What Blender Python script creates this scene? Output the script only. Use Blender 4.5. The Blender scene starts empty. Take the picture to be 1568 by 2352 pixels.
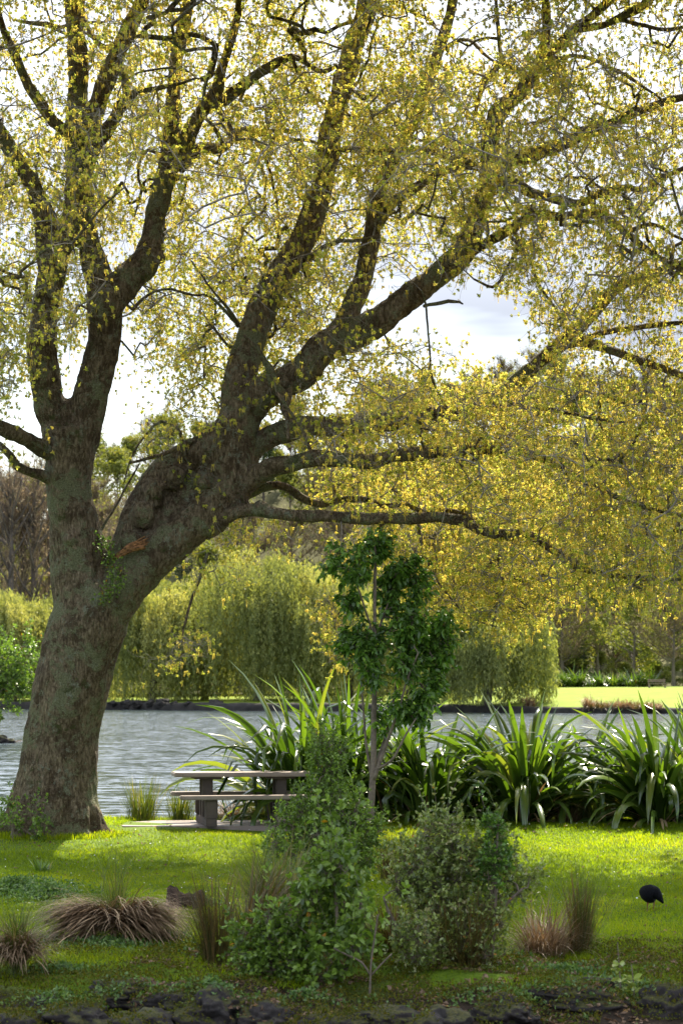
import bpy, math, random
import numpy as np
from mathutils import Vector, noise as mn
random.seed(7); R=np.random.default_rng(11)
PI=math.pi
F=5500.0; CX=784.0; HY=1578.0; CZ=2.0          # focal length, principal column, horizon row (1568x2352 frame), eye height
scene=bpy.context.scene
col=scene.collection

# ------------------------------------------------------------------ helpers
def P(px,py,d): return np.array([(px-CX)/F*d, d, CZ-(py-HY)/F*d])
def gz(x,y):
    """height of the near ground"""
    x=np.asarray(x,float); y=np.asarray(y,float)
    z=np.where(y<34.4,-.044*(34.4-y),0.)
    z=z-np.clip((20.9-y)/3.2,0,1)**1.3*.55
    z=z+.03*np.sin(x*.9+1)*np.sin(y*.7)+.015*np.sin(x*2.3+y*1.7)
    return z
def G(px,d,off=0.):
    x=(px-CX)/F*d
    return np.array([x,d,float(gz(x,d))+off])
def dground(py):
    """distance at which the near ground shows in row py"""
    k=(py-HY)/F
    return (2+.044*34.4)/(k+.044) if k>2/34.4 else 2/k

def mesh_np(name,verts,faces,mat=None,parent=None,smooth=False,rnd=None):
    """verts (n,3); faces list of (m,k) int arrays"""
    me=bpy.data.meshes.new(name)
    verts=np.asarray(verts,np.float32)
    faces=[np.asarray(f,np.int32) for f in faces if len(f)]
    nf=sum(len(f) for f in faces); nl=sum(f.size for f in faces)
    me.vertices.add(len(verts)); me.vertices.foreach_set('co',verts.ravel())
    me.loops.add(nl); me.loops.foreach_set('vertex_index',np.concatenate([f.ravel() for f in faces]))
    me.polygons.add(nf)
    tot=np.concatenate([np.full(len(f),f.shape[1],np.int32) for f in faces])
    st=np.concatenate([[0],np.cumsum(tot)[:-1]]).astype(np.int32)
    me.polygons.foreach_set('loop_start',st); me.polygons.foreach_set('loop_total',tot)
    if smooth: me.polygons.foreach_set('use_smooth',np.ones(nf,bool))
    if rnd is not None:
        a=me.attributes.new('rnd','FLOAT','FACE'); a.data.foreach_set('value',np.asarray(rnd,np.float32))
    me.update(calc_edges=True); me.validate()
    if mat: me.materials.append(mat)
    o=bpy.data.objects.new(name,me); col.objects.link(o)
    if parent: o.parent=parent
    return o
class Acc:
    """collects pieces into one mesh"""
    def __init__(s): s.v=[];s.f=[];s.r=[];s.n=0
    def add(s,v,f,r=None):
        v=np.asarray(v,float).reshape(-1,3)
        for q in (f if isinstance(f,list) else [f]):
            q=np.asarray(q,int); s.f.append(q+s.n)
            s.r.append(np.full(len(q),.5) if r is None else (np.full(len(q),float(r)) if np.isscalar(r) else np.asarray(r)))
        s.v.append(v); s.n+=len(v); return s
    def build(s,name,mat,parent=None,smooth=False):
        return mesh_np(name,np.concatenate(s.v),s.f,mat,parent,smooth,np.concatenate(s.r))
def local(o,root):
    o.parent=root; return o
def empty(name,loc=(0,0,0)):
    o=bpy.data.objects.new(name,None); o.location=[float(c) for c in loc]; col.objects.link(o); return o
def tag(o,label=None,cat=None,group=None,kind=None):
    if label: o['label']=label
    if cat: o['category']=cat
    if group: o['group']=group
    if kind: o['kind']=kind
    return o
def rebase(root,loc):
    """move an Empty's origin to loc while its parts stay where they are"""
    loc=Vector([float(c) for c in loc]); root.location=loc
    seen=set()
    for c in root.children:
        if c.type=='MESH' and c.data.name not in seen:
            seen.add(c.data.name)
            n=len(c.data.vertices); a=np.empty(n*3,np.float32); c.data.vertices.foreach_get('co',a)
            a=a.reshape(-1,3)-np.array(loc,np.float32); c.data.vertices.foreach_set('co',a.ravel()); c.data.update()
            for g in c.children:
                m=len(g.data.vertices); b=np.empty(m*3,np.float32); g.data.vertices.foreach_get('co',b)
                b=b.reshape(-1,3)-np.array(loc,np.float32); g.data.vertices.foreach_set('co',b.ravel()); g.data.update()

def catmull(pts,step):
    pts=np.asarray(pts,float)
    p=np.vstack([2*pts[0]-pts[1],pts,2*pts[-1]-pts[-2]]); out=[]
    for i in range(1,len(p)-2):
        n=max(1,int(np.linalg.norm(p[i+1,:3]-p[i,:3])/step))
        for t in np.arange(n)/n:
            out.append(.5*((2*p[i])+(p[i+1]-p[i-1])*t+(2*p[i-1]-5*p[i]+4*p[i+1]-p[i+2])*t*t+(3*p[i]-3*p[i+1]+p[i+2]-p[i-1])*t**3))
    out.append(pts[-1]); return np.array(out)
def tube(path,rad,sides=8,wob=0.,cap=True):
    path=np.asarray(path,float); rad=np.asarray(rad,float); n=len(path)
    T=np.gradient(path,axis=0); T/=np.linalg.norm(T,axis=1)[:,None]+1e-9
    u=np.cross(T[0],[0.13,.9,.2]); u/=np.linalg.norm(u); V=[];
    a=np.arange(sides)/sides*2*PI
    for i in range(n):
        u=u-T[i]*np.dot(u,T[i]); u/=np.linalg.norm(u)+1e-9; w=np.cross(T[i],u)
        r=rad[i]*(1+(R.normal(0,wob,sides) if wob else 0))
        V.append(path[i]+(np.cos(a)*r)[:,None]*u+(np.sin(a)*r)[:,None]*w)
    V=np.concatenate(V); i=np.arange(n-1)[:,None]*sides; j=np.arange(sides)[None]; k=(j+1)%sides
    Fc=np.stack([i+j,i+k,i+sides+k,i+sides+j],-1).reshape(-1,4)
    fs=[Fc]
    if cap:
        V=np.vstack([V,path[:1],path[-1:]]); b=len(V)-2; s=np.arange(sides)
        fs.append(np.stack([np.full(sides,b),(s+1)%sides,s],-1)); e=(n-1)*sides
        fs.append(np.stack([np.full(sides,b+1),e+s,e+(s+1)%sides],-1))
    return V,fs
def tubes_vec(paths,rad,sides=3):
    """paths (N,M,3), rad (N,M)"""
    N,M,_=paths.shape
    T=np.gradient(paths,axis=1); T/=np.linalg.norm(T,axis=2)[...,None]+1e-9
    ref=np.array([.31,.83,.46]); U=np.cross(T,ref); U/=np.linalg.norm(U,axis=2)[...,None]+1e-9; W=np.cross(T,U)
    a=np.arange(sides)/sides*2*PI
    V=paths[:,:,None]+rad[:,:,None,None]*(np.cos(a)[None,None,:,None]*U[:,:,None]+np.sin(a)[None,None,:,None]*W[:,:,None])
    base=(np.arange(N)*M*sides)[:,None,None]; i=(np.arange(M-1)*sides)[None,:,None]; j=np.arange(sides)[None,None]; k=(j+1)%sides
    Fc=np.stack([base+i+j,base+i+k,base+i+sides+k,base+i+sides+j],-1).reshape(-1,4)
    return V.reshape(-1,3),Fc,np.repeat(R.random(N),(M-1)*sides)
def unit(v): return v/(np.linalg.norm(v,axis=-1,keepdims=True)+1e-9)
def rdir(n,zb=0.):
    v=R.normal(size=(n,3)); v[:,2]+=zb; return unit(v)
def leaves(pos,d,L,W,fold=.25,kind=4,droop=.0,nrm=None):
    """pos (n,3) leaf bases, d (n,3) directions"""
    n=len(pos); L=np.broadcast_to(L,(n,)); W=np.broadcast_to(W,(n,))
    if nrm is None: nrm=rdir(n,.8)
    s=unit(np.cross(d,nrm)); u=np.cross(s,d)
    Lc=L[:,None]; Wc=W[:,None]
    if kind==4:
        a=pos; b=pos+d*Lc*.5+s*Wc*.5+u*Wc*fold; c=pos+d*Lc; e=pos+d*Lc*.5-s*Wc*.5+u*Wc*fold
        V=np.stack([a,b,c,e],1).reshape(-1,3); i=np.arange(n)*4
        return V,[np.stack([i,i+1,i+2],-1),np.stack([i,i+2,i+3],-1)]
    # a longer leaf: base, two cross rows with a midrib, tip, curved down
    dn=np.array([0,0,-1.])
    m1=pos+d*Lc*.33+dn*Lc*droop*.12; m2=pos+d*Lc*.68+dn*Lc*droop*.42; t=pos+d*Lc*.95+dn*Lc*droop
    V=np.stack([pos,m1+s*Wc*.42+u*Wc*fold*.4,m1,m1-s*Wc*.42+u*Wc*fold*.4,m2+s*Wc*.44+u*Wc*fold*.4,m2,m2-s*Wc*.44+u*Wc*fold*.4,t],1).reshape(-1,3)
    i=np.arange(n)*8
    tri=[np.stack([i+q for q in f],-1) for f in ((0,1,2),(0,2,3),(4,7,5),(5,7,6))]
    qd=[np.stack([i+q for q in f],-1) for f in ((1,4,5,2),(2,5,6,3))]
    return V,tri+qd
def blades(base,az,th0,dth,L,W,m=4,fold=0.,roll=0.,prof=None):
    """arching strips. base (n,3); th0 tilt from upright; dth (n,m) or (n,) extra tilt in all"""
    n=len(base); az=np.broadcast_to(az,(n,)); th0=np.broadcast_to(th0,(n,)); L=np.broadcast_to(L,(n,)).astype(float); W=np.broadcast_to(W,(n,)).astype(float)
    dth=np.asarray(dth,float)
    if dth.ndim<2: dth=np.repeat(np.broadcast_to(dth,(n,))[:,None]/m,m,1)
    th=th0[:,None]+np.cumsum(dth,1)-dth*.5
    h=np.stack([np.cos(az),np.sin(az),np.zeros(n)],-1)[:,None]
    D=h*np.sin(th)[...,None]+np.array([0,0,1.])*np.cos(th)[...,None]
    pts=np.concatenate([base[:,None],base[:,None]+np.cumsum(D*(L/m)[:,None,None],1)],1)
    Dn=np.concatenate([D,D[:,-1:]],1)
    side=np.repeat(np.stack([-np.sin(az),np.cos(az),np.zeros(n)],-1)[:,None],m+1,1); nr=np.cross(side,Dn)
    roll=np.broadcast_to(roll,(n,)); c=np.cos(roll)[:,None,None]; s_=np.sin(roll)[:,None,None]
    S=side*c+nr*s_; Nn=nr*c-side*s_
    if prof is None: prof=np.array([.7,1,.85,.55,.08]) if m==4 else np.interp(np.linspace(0,1,m+1),[0,.25,.6,.85,1],[.6,1,.9,.5,.04])
    w=W[:,None,None]*prof[None,:,None]*.5
    if fold:
        V=np.stack([pts+S*w+Nn*w*fold,pts-Nn*w*fold*.6,pts-S*w+Nn*w*fold],2); a=3
    else: V=np.stack([pts+S*w,pts-S*w],2); a=2
    b=(np.arange(n)*(m+1)*a)[:,None]; i=(np.arange(m)*a)[None]
    fs=[np.stack([b+i+q,b+i+q+1,b+i+a+q+1,b+i+a+q],-1).reshape(-1,4) for q in range(a-1)]
    return V.reshape(-1,3),fs,np.repeat(R.random(n),m)

# ------------------------------------------------------------------ materials
def nt(name):
    m=bpy.data.materials.new(name); m.use_nodes=True; t=m.node_tree; t.nodes.clear()
    return m,t,t.nodes,t.links
def ramp(N,stops,inp,L):
    r=N.new('ShaderNodeValToRGB'); e=r.color_ramp.elements
    while len(e)>1: e.remove(e[0])
    e[0].position=stops[0][0]; e[0].color=(*stops[0][1],1)
    for p,c in stops[1:]:
        q=e.new(p); q.color=(*c,1)
    L.new(inp,r.inputs[0]); return r
def noise_n(N,L,scale,vec=None,detail=4,rough=.55,dist=0.):
    n=N.new('ShaderNodeTexNoise'); n.inputs['Scale'].default_value=scale; n.inputs['Detail'].default_value=detail
    n.inputs['Roughness'].default_value=rough; n.inputs['Distortion'].default_value=dist
    if vec is not None: L.new(vec,n.inputs['Vector'])
    return n
def mapped(N,L,scale=(1,1,1)):
    tc=N.new('ShaderNodeTexCoord'); mp=N.new('ShaderNodeMapping'); mp.inputs['Scale'].default_value=scale
    L.new(tc.outputs['Object'],mp.inputs['Vector']); return mp.outputs[0]
def mixc(N,L,fac,a,b,blend='MIX'):
    m=N.new('ShaderNodeMix'); m.data_type='RGBA'; m.blend_type=blend
    for s,v in ((0,fac),(6,a),(7,b)):
        if isinstance(v,(int,float)): m.inputs[s].default_value=v
        elif isinstance(v,tuple): m.inputs[s].default_value=(*v,1)
        else: L.new(v,m.inputs[s])
    return m.outputs[2]
def leaf_mat(name,stops,trans=.45,rough=.5,tcol=None,spec=.4,nscale=.0,coat=0.):
    m,t,N,L=nt(name)
    at=N.new('ShaderNodeAttribute'); at.attribute_name='rnd'
    c=ramp(N,stops,at.outputs['Fac'],L).outputs[0]
    if nscale:
        n=noise_n(N,L,nscale,mapped(N,L),2); k=N.new('ShaderNodeMapRange'); L.new(n.outputs[0],k.inputs[0])
        k.inputs[1].default_value=.3;k.inputs[2].default_value=.7;k.inputs[3].default_value=.7;k.inputs[4].default_value=1.3
        mm=N.new('ShaderNodeVectorMath'); mm.operation='SCALE'; L.new(c,mm.inputs[0]); L.new(k.outputs[0],mm.inputs[3]); c=mm.outputs[0]
    p=N.new('ShaderNodeBsdfPrincipled'); L.new(c,p.inputs['Base Color']); p.inputs['Roughness'].default_value=rough
    p.inputs['Specular IOR Level'].default_value=spec; p.inputs['Coat Weight'].default_value=coat; p.inputs['Coat Roughness'].default_value=.25
    tr=N.new('ShaderNodeBsdfTranslucent')
    L.new(mixc(N,L,1.,c,tcol or (1.5,1.35,.7),'MULTIPLY'),tr.inputs['Color'])
    mx=N.new('ShaderNodeMixShader'); mx.inputs[0].default_value=trans; L.new(p.outputs[0],mx.inputs[1]); L.new(tr.outputs[0],mx.inputs[2])
    o=N.new('ShaderNodeOutputMaterial'); L.new(mx.outputs[0],o.inputs[0]); return m
def plain(name,c,rough=.7,nscale=6.,var=.35,bump=.0,bscale=30.,metal=0.,stretch=(1,1,1),spec=.4,c2=None):
    m,t,N,L=nt(name); v=mapped(N,L,stretch)
    n=noise_n(N,L,nscale,v,6,.6)
    a=tuple(x*(1-var) for x in c); b=c2 or tuple(min(1,x*(1+var)) for x in c)
    r=ramp(N,[(.35,a),(.65,b)],n.outputs[0],L)
    p=N.new('ShaderNodeBsdfPrincipled'); L.new(r.outputs[0],p.inputs['Base Color']); p.inputs['Roughness'].default_value=rough
    p.inputs['Metallic'].default_value=metal; p.inputs['Specular IOR Level'].default_value=spec
    if bump:
        n2=noise_n(N,L,bscale,v,6,.65); bp=N.new('ShaderNodeBump'); bp.inputs['Strength'].default_value=bump; bp.inputs['Distance'].default_value=.02
        L.new(n2.outputs[0],bp.inputs['Height']); L.new(bp.outputs[0],p.inputs['Normal'])
    o=N.new('ShaderNodeOutputMaterial'); L.new(p.outputs[0],o.inputs[0]); return m
def bark_mat():
    m,t,N,L=nt('oak_bark')
    v=mapped(N,L,(1,1,.3)); vi=mapped(N,L)
    fine=noise_n(N,L,30,v,10,.75,.4); base=ramp(N,[(.34,(.030,.020,.010)),(.47,(.145,.105,.062)),(.58,(.29,.22,.14)),(.72,(.48,.39,.27))],fine.outputs[0],L).outputs[0]
    a=noise_n(N,L,2.6,vi,12,.78,.5); am=ramp(N,[(.50,(0,0,0)),(.54,(1,1,1))],a.outputs[0],L).outputs[0]
    c=mixc(N,L,am,base,mixc(N,L,.62,base,(.04,.021,.008)))
    def lich(loc,scale,lo,hi,stops,c,amt=1.):
        mp=N.new('ShaderNodeMapping'); mp.inputs['Location'].default_value=loc; L.new(vi,mp.inputs[0])
        b=noise_n(N,L,scale,mp.outputs[0],12,.82,.25); k=ramp(N,[(lo,(0,0,0)),(hi,(amt,amt,amt))],b.outputs[0],L).outputs[0]
        f=noise_n(N,L,75,vi,6,.75); q=ramp(N,stops,f.outputs[0],L).outputs[0]
        return mixc(N,L,k,c,q),b
    c,b=lich((7,3,5),1.7,.515,.535,[(.35,(.05,.055,.022)),(.5,(.18,.185,.095)),(.68,(.38,.38,.24))],c,.92)
    c,b2=lich((1,9,2),5.5,.565,.585,[(.35,(.10,.11,.07)),(.5,(.23,.24,.165)),(.68,(.38,.39,.29))],c,.85)
    c,b3=lich((4,4,11),3.4,.575,.60,[(.35,(.025,.035,.008)),(.55,(.06,.075,.015)),(.7,(.12,.12,.03))],c,.8)
    p=N.new('ShaderNodeBsdfPrincipled'); L.new(c,p.inputs['Base Color']); p.inputs['Roughness'].default_value=.88; p.inputs['Specular IOR Level'].default_value=.25
    vo=N.new('ShaderNodeTexVoronoi'); vo.feature='DISTANCE_TO_EDGE'; vo.inputs['Scale'].default_value=26; vo.inputs['Randomness'].default_value=1
    dn=noise_n(N,L,9,vi,4); dv=mixc(N,L,.12,v,dn.outputs[1]); L.new(dv,vo.inputs['Vector'])
    pl=N.new('ShaderNodeMapRange'); L.new(vo.outputs['Distance'],pl.inputs[0]); pl.inputs[1].default_value=0; pl.inputs[2].default_value=.18
    h=N.new('ShaderNodeMath'); h.operation='MULTIPLY_ADD'; L.new(pl.outputs[0],h.inputs[0]); h.inputs[1].default_value=.35; L.new(fine.outputs[0],h.inputs[2])
    h2=N.new('ShaderNodeMath'); h2.operation='MULTIPLY_ADD'; L.new(b2.outputs[0],h2.inputs[0]); h2.inputs[1].default_value=1.; L.new(h.outputs[0],h2.inputs[2])
    bp=N.new('ShaderNodeBump'); bp.inputs['Strength'].default_value=1.; bp.inputs['Distance'].default_value=.06; L.new(h2.outputs[0],bp.inputs['Height']); L.new(bp.outputs[0],p.inputs['Normal'])
    o=N.new('ShaderNodeOutputMaterial'); L.new(p.outputs[0],o.inputs[0]); return m
def ground_mat():
    m,t,N,L=nt('ground_soil_and_turf'); v=mapped(N,L)
    n1=noise_n(N,L,.8,v,6); n2=noise_n(N,L,22,v,6,.7)
    g=ramp(N,[(.3,(.05,.09,.006)),(.55,(.10,.16,.008)),(.75,(.15,.20,.015))],n2.outputs[0],L).outputs[0]
    d=ramp(N,[(.3,(.012,.009,.006)),(.55,(.04,.028,.018)),(.75,(.09,.065,.04))],n2.outputs[0],L).outputs[0]
    s=N.new('ShaderNodeSeparateXYZ'); L.new(v,s.inputs[0])
    # bare soil towards the rocky bank (near) and at the water's edge
    a=N.new('ShaderNodeMapRange'); L.new(s.outputs[1],a.inputs[0]); a.inputs[1].default_value=21.8;a.inputs[2].default_value=20.0
    q=N.new('ShaderNodeMath'); q.operation='MULTIPLY_ADD'; L.new(n1.outputs[0],q.inputs[0]); q.inputs[1].default_value=1.6; L.new(a.outputs[0],q.inputs[2])
    mk=ramp(N,[(1.0,(0,0,0)),(1.0,(1,1,1))],q.outputs[0],L)
    q2=N.new('ShaderNodeMapRange'); L.new(q.outputs[0],q2.inputs[0]); q2.inputs[1].default_value=1.15; q2.inputs[2].default_value=1.45
    N.remove(mk)
    c=mixc(N,L,q2.outputs[0],g,d)
    e=N.new('ShaderNodeMapRange'); L.new(s.outputs[1],e.inputs[0]); e.inputs[1].default_value=36.2;e.inputs[2].default_value=36.6
    c=mixc(N,L,e.outputs[0],c,d)
    p=N.new('ShaderNodeBsdfPrincipled'); L.new(c,p.inputs['Base Color']); p.inputs['Roughness'].default_value=.9; p.inputs['Specular IOR Level'].default_value=.15
    bp=N.new('ShaderNodeBump'); bp.inputs['Strength'].default_value=.7; bp.inputs['Distance'].default_value=.03; L.new(n2.outputs[0],bp.inputs['Height']); L.new(bp.outputs[0],p.inputs['Normal'])
    o=N.new('ShaderNodeOutputMaterial'); L.new(p.outputs[0],o.inputs[0]); return m
def rock_mat():
    m,t,N,L=nt('mossy_lava_rock'); v=mapped(N,L)
    n=noise_n(N,L,9,v,9,.7); c=ramp(N,[(.35,(.008,.006,.005)),(.55,(.028,.021,.018)),(.75,(.075,.06,.05))],n.outputs[0],L).outputs[0]
    ge=N.new('ShaderNodeNewGeometry'); s=N.new('ShaderNodeSeparateXYZ'); L.new(ge.outputs['Normal'],s.inputs[0])
    n2=noise_n(N,L,2.6,v,8,.7); q=N.new('ShaderNodeMath'); q.operation='MULTIPLY_ADD'; L.new(s.outputs[2],q.inputs[0]); q.inputs[1].default_value=.33; L.new(n2.outputs[0],q.inputs[2])
    mk=N.new('ShaderNodeMapRange'); L.new(q.outputs[0],mk.inputs[0]); mk.inputs[1].default_value=.70; mk.inputs[2].default_value=.78
    n3=noise_n(N,L,35,v,5,.7); ms=ramp(N,[(.35,(.015,.018,.003)),(.55,(.06,.06,.008)),(.72,(.12,.075,.015))],n3.outputs[0],L).outputs[0]
    c=mixc(N,L,mk.outputs[0],c,ms)
    p=N.new('ShaderNodeBsdfPrincipled'); L.new(c,p.inputs['Base Color']); p.inputs['Roughness'].default_value=.85
    bp=N.new('ShaderNodeBump'); bp.inputs['Strength'].default_value=.8; bp.inputs['Distance'].default_value=.05; L.new(n.outputs[0],bp.inputs['Height']); L.new(bp.outputs[0],p.inputs['Normal'])
    o=N.new('ShaderNodeOutputMaterial'); L.new(p.outputs[0],o.inputs[0]); return m
def water_mat():
    m,t,N,L=nt('rippled_lake_water')
    v=mapped(N,L,(.7,1.3,1)); v2=mapped(N,L,(.035,.10,1))
    a=noise_n(N,L,2.8,v,6,.66,.5); b=noise_n(N,L,7.,v,3,.6)
    ad=N.new('ShaderNodeMath'); ad.operation='MULTIPLY_ADD'; L.new(b.outputs[0],ad.inputs[0]); ad.inputs[1].default_value=.3; L.new(a.outputs[0],ad.inputs[2])
    pt=noise_n(N,L,1.0,v2,4,.6,.5); mr=N.new('ShaderNodeMapRange'); L.new(pt.outputs[0],mr.inputs[0]); mr.inputs[1].default_value=.38; mr.inputs[2].default_value=.6; mr.inputs[3].default_value=.55; mr.inputs[4].default_value=1.0
    bp=N.new('ShaderNodeBump'); bp.inputs['Distance'].default_value=1.0; L.new(ad.outputs[0],bp.inputs['Height']); L.new(mr.outputs[0],bp.inputs['Strength'])
    def vm(op,a,b=None):
        q=N.new('ShaderNodeVectorMath'); q.operation=op
        for i_,v_ in ((0,a),(1,b)):
            if v_ is None: continue
            if isinstance(v_,tuple): q.inputs[i_].default_value=v_
            else: L.new(v_,q.inputs[i_])
        return q.outputs[0]
    big=noise_n(N,L,.9,v,3,.5,.3); mid=noise_n(N,L,3.4,v,3,.55,.4)
    w1=vm('MULTIPLY',vm('SUBTRACT',big.outputs[1],(.5,.5,.5)),(.5,1.25,0)); w2=vm('MULTIPLY',vm('SUBTRACT',mid.outputs[1],(.5,.5,.5)),(.9,1.8,0))
    sc=N.new('ShaderNodeVectorMath'); sc.operation='SCALE'; L.new(vm('ADD',w1,w2),sc.inputs[0]); L.new(mr.outputs[0],sc.inputs[3])
    nrm=vm('NORMALIZE',vm('ADD',sc.outputs[0],(0,0,1)))
    p=N.new('ShaderNodeBsdfPrincipled'); p.inputs['Base Color'].default_value=(.05,.07,.08,1); p.inputs['Roughness'].default_value=.10; p.inputs['IOR'].default_value=1.4
    L.new(nrm,p.inputs['Normal'])
    o=N.new('ShaderNodeOutputMaterial'); L.new(p.outputs[0],o.inputs[0]); return m

M={}
M['bark']=bark_mat()
M['twig']=plain('oak_twig',(.23,.20,.16),.8,12,.5)
M['oakleaf']=leaf_mat('young_oak_leaf',[(0,(.33,.40,.07)),(.5,(.56,.59,.13)),(.8,(.68,.64,.17)),(1,(.71,.58,.18))],.66,.55,(1.35,1.25,.85),.25)
M['catkin']=leaf_mat('oak_catkin',[(0,(.40,.37,.09)),(.6,(.57,.51,.14)),(1,(.66,.57,.18))],.58,.7,(1.4,1.15,.6),.1)
M['sapleaf']=leaf_mat('glossy_dark_leaf',[(0,(.045,.085,.015)),(.5,(.085,.165,.028)),(.9,(.14,.25,.04)),(1,(.20,.30,.05))],.33,.3,(1.6,2.0,.6),.5)
M['sapbark']=plain('sapling_bark',(.16,.125,.09),.8,15,.35,.4,60)
M['shrubleaf']=leaf_mat('shrub_leaf',[(0,(.065,.11,.02)),(.5,(.14,.22,.035)),(.88,(.25,.36,.055)),(.97,(.19,.28,.05)),(1,(.45,.22,.02))],.3,.36,(1.5,1.7,.5),.5)
M['paleleaf']=leaf_mat('pale_shrub_leaf',[(0,(.10,.14,.035)),(.5,(.21,.27,.065)),(.85,(.34,.41,.10)),(.96,(.28,.30,.14)),(1,(.5,.22,.03))],.28,.30,(1.4,1.5,.6),.6)
M['flax']=leaf_mat('flax_blade',[(0,(.03,.06,.012)),(.5,(.065,.11,.02)),(.85,(.11,.17,.03)),(.97,(.18,.20,.05)),(.995,(.18,.20,.05)),(1,(.35,.17,.04))],.33,.24,(1.7,1.9,.4),.9)
M['sedge']=leaf_mat('dry_brown_sedge',[(0,(.13,.08,.04)),(.5,(.26,.175,.10)),(1,(.42,.31,.19))],.25,.55,(1.2,1.,.7),.4)
M['gsedge']=leaf_mat('green_sedge',[(0,(.06,.09,.015)),(.6,(.11,.15,.03)),(1,(.26,.22,.08))],.35,.5,(1.4,1.4,.5),.4)
M['rbrush']=leaf_mat('brown_green_rush',[(0,(.05,.06,.015)),(.5,(.10,.085,.03)),(1,(.20,.12,.05))],.3,.5,(1.3,1.1,.5),.3)
M['grass']=leaf_mat('lawn_blade',[(0,(.10,.16,.005)),(.5,(.19,.27,.005)),(.9,(.28,.34,.008)),(1,(.36,.33,.05))],.55,.5,(1.6,1.5,.3),.3,.35)
M['cover']=leaf_mat('ground_cover_leaf',[(0,(.05,.10,.03)),(.6,(.12,.20,.055)),(1,(.22,.30,.09))],.3,.45,(1.4,1.6,.5),.4)
M['weed']=leaf_mat('mossy_weed_leaf',[(0,(.05,.06,.008)),(.6,(.10,.12,.012)),(1,(.17,.13,.02))],.35,.6,(1.4,1.3,.4),.2)
M['litter']=leaf_mat('fallen_leaf',[(0,(.07,.04,.02)),(.5,(.19,.12,.07)),(.9,(.33,.22,.15)),(1,(.45,.26,.06))],.2,.6,(1.2,1,.7),.3)
M['petal']=plain('white_petal',(.8,.8,.75),.6,3,.05)
M['ground']=ground_mat(); M['rock']=rock_mat(); M['water']=water_mat()
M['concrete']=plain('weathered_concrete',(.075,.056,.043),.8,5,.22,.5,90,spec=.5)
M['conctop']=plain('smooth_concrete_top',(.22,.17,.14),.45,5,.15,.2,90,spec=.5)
M['wood_torn']=plain('torn_heartwood',(.22,.105,.04),.9,22,.75,.9,60,stretch=(1,1,2))
M['stump']=plain('rotten_stump_wood',(.055,.032,.02),.9,7,.55,.9,25)
M['feather']=plain('black_feather',(.003,.0035,.006),.75,60,.6,.9,160,spec=.15)
M['birdleg']=plain('red_brown_leg',(.22,.07,.04),.6,20,.2)
M['beak']=plain('red_beak',(.5,.04,.02),.4,20,.2)
M['farbark']=plain('distant_bark',(.11,.09,.075),.9,2,.3)
M['baretwig']=leaf_mat('bare_twigs',[(0,(.17,.13,.09)),(.6,(.30,.235,.16)),(1,(.40,.33,.20))],.3,.8,(1.1,1,.8),.1)
M['willow']=leaf_mat('willow_leaf',[(0,(.10,.13,.04)),(.45,(.25,.28,.09)),(1,(.52,.50,.18))],.45,.55,(1.3,1.25,.6),.3)
M['springtree']=leaf_mat('spring_tree_leaf',[(0,(.11,.15,.03)),(.5,(.19,.22,.05)),(1,(.30,.30,.08))],.4,.6,(1.3,1.2,.6),.2)
M['darktree']=leaf_mat('evergreen_leaf',[(0,(.03,.05,.02)),(.5,(.055,.085,.03)),(1,(.10,.13,.05))],.2,.5,(1.2,1.2,.6),.3)
M['timber']=plain('grey_bench_timber',(.20,.15,.12),.8,8,.2)
M['fargrass']=plain('far_lawn_turf',(.16,.22,.02),.85,.5,.14,.3,14,spec=.1)
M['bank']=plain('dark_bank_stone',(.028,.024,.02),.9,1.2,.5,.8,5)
M['hill']=plain('wooded_hill_floor',(.085,.085,.035),.95,.04,.35,.4,.5,spec=.1)

# ------------------------------------------------------------------ ground, water, hills
def grid_sheet(name,xs,ys,zf,mat):
    X,Y=np.meshgrid(xs,ys); Z=zf(X,Y); V=np.stack([X,Y,Z],-1).reshape(-1,3); nx=len(xs)
    i=(np.arange(len(ys)-1)*nx)[:,None]; j=np.arange(nx-1)[None]
    Fc=np.stack([i+j,i+j+1,i+nx+j+1,i+nx+j],-1).reshape(-1,4)
    return mesh_np(name,V,[Fc],mat,None,True)
def edge_y(x): return 36.25+.22*np.sin(x*.8+.4)+.12*np.sin(x*2.1)+.35*np.clip((x-3)/4,0,1)
def near_h(X,Y):
    z=gz(X,Y); e=edge_y(X); t=np.clip((Y-e)/.5,0,1); z=z*(1-t)+(-1.6)*t
    z=np.where(Y>38,-1.6,z)
    # the little promontory on the left that carries the round shrub
    r=np.sqrt(((X+17)/6.5)**2+((Y-104)/9)**2); z=np.where(r<1,np.maximum(z,-1.6+1.42*(1-r**3)),z)
    return z+np.where(Y<22.5,np.vectorize(lambda a,b:.09*mn.noise((a*2,b*2,0))+.05*mn.noise((a*5,b*5,3)))(X,Y),0)
xs=np.concatenate([np.linspace(-420,-14,24)[:-1],np.linspace(-14,14,190),np.linspace(14,420,24)[1:]])
ys=np.concatenate([np.linspace(-40,15,8)[:-1],np.linspace(15,24,90)[:-1],np.linspace(24,34,50)[:-1],np.linspace(34,39,70)[:-1],np.linspace(39,125,60)[:-1],np.linspace(125,880,10)])
tag(grid_sheet('ground',xs,ys,near_h,M['ground']),kind='structure')
water=grid_sheet('lake_water',np.linspace(-420,420,5),np.array([35.2,60,120,300,420]),lambda X,Y:X*0-.35,M['water']); tag(water,kind='structure')
def shore(X): return 230-.72*np.clip(X,-60,45)+1.2*np.sin(X*.21)+.6*np.sin(X*.77)
def far_h(X,t):
    rf=np.clip((X-6)/16,0,1); rf=rf*rf*(3-2*rf)
    z=.12+.012*np.clip(t,0,60)+rf*1.25*np.clip(t/34,0,1)**.8
    z=z+(1-rf)*.25
    return z
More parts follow.
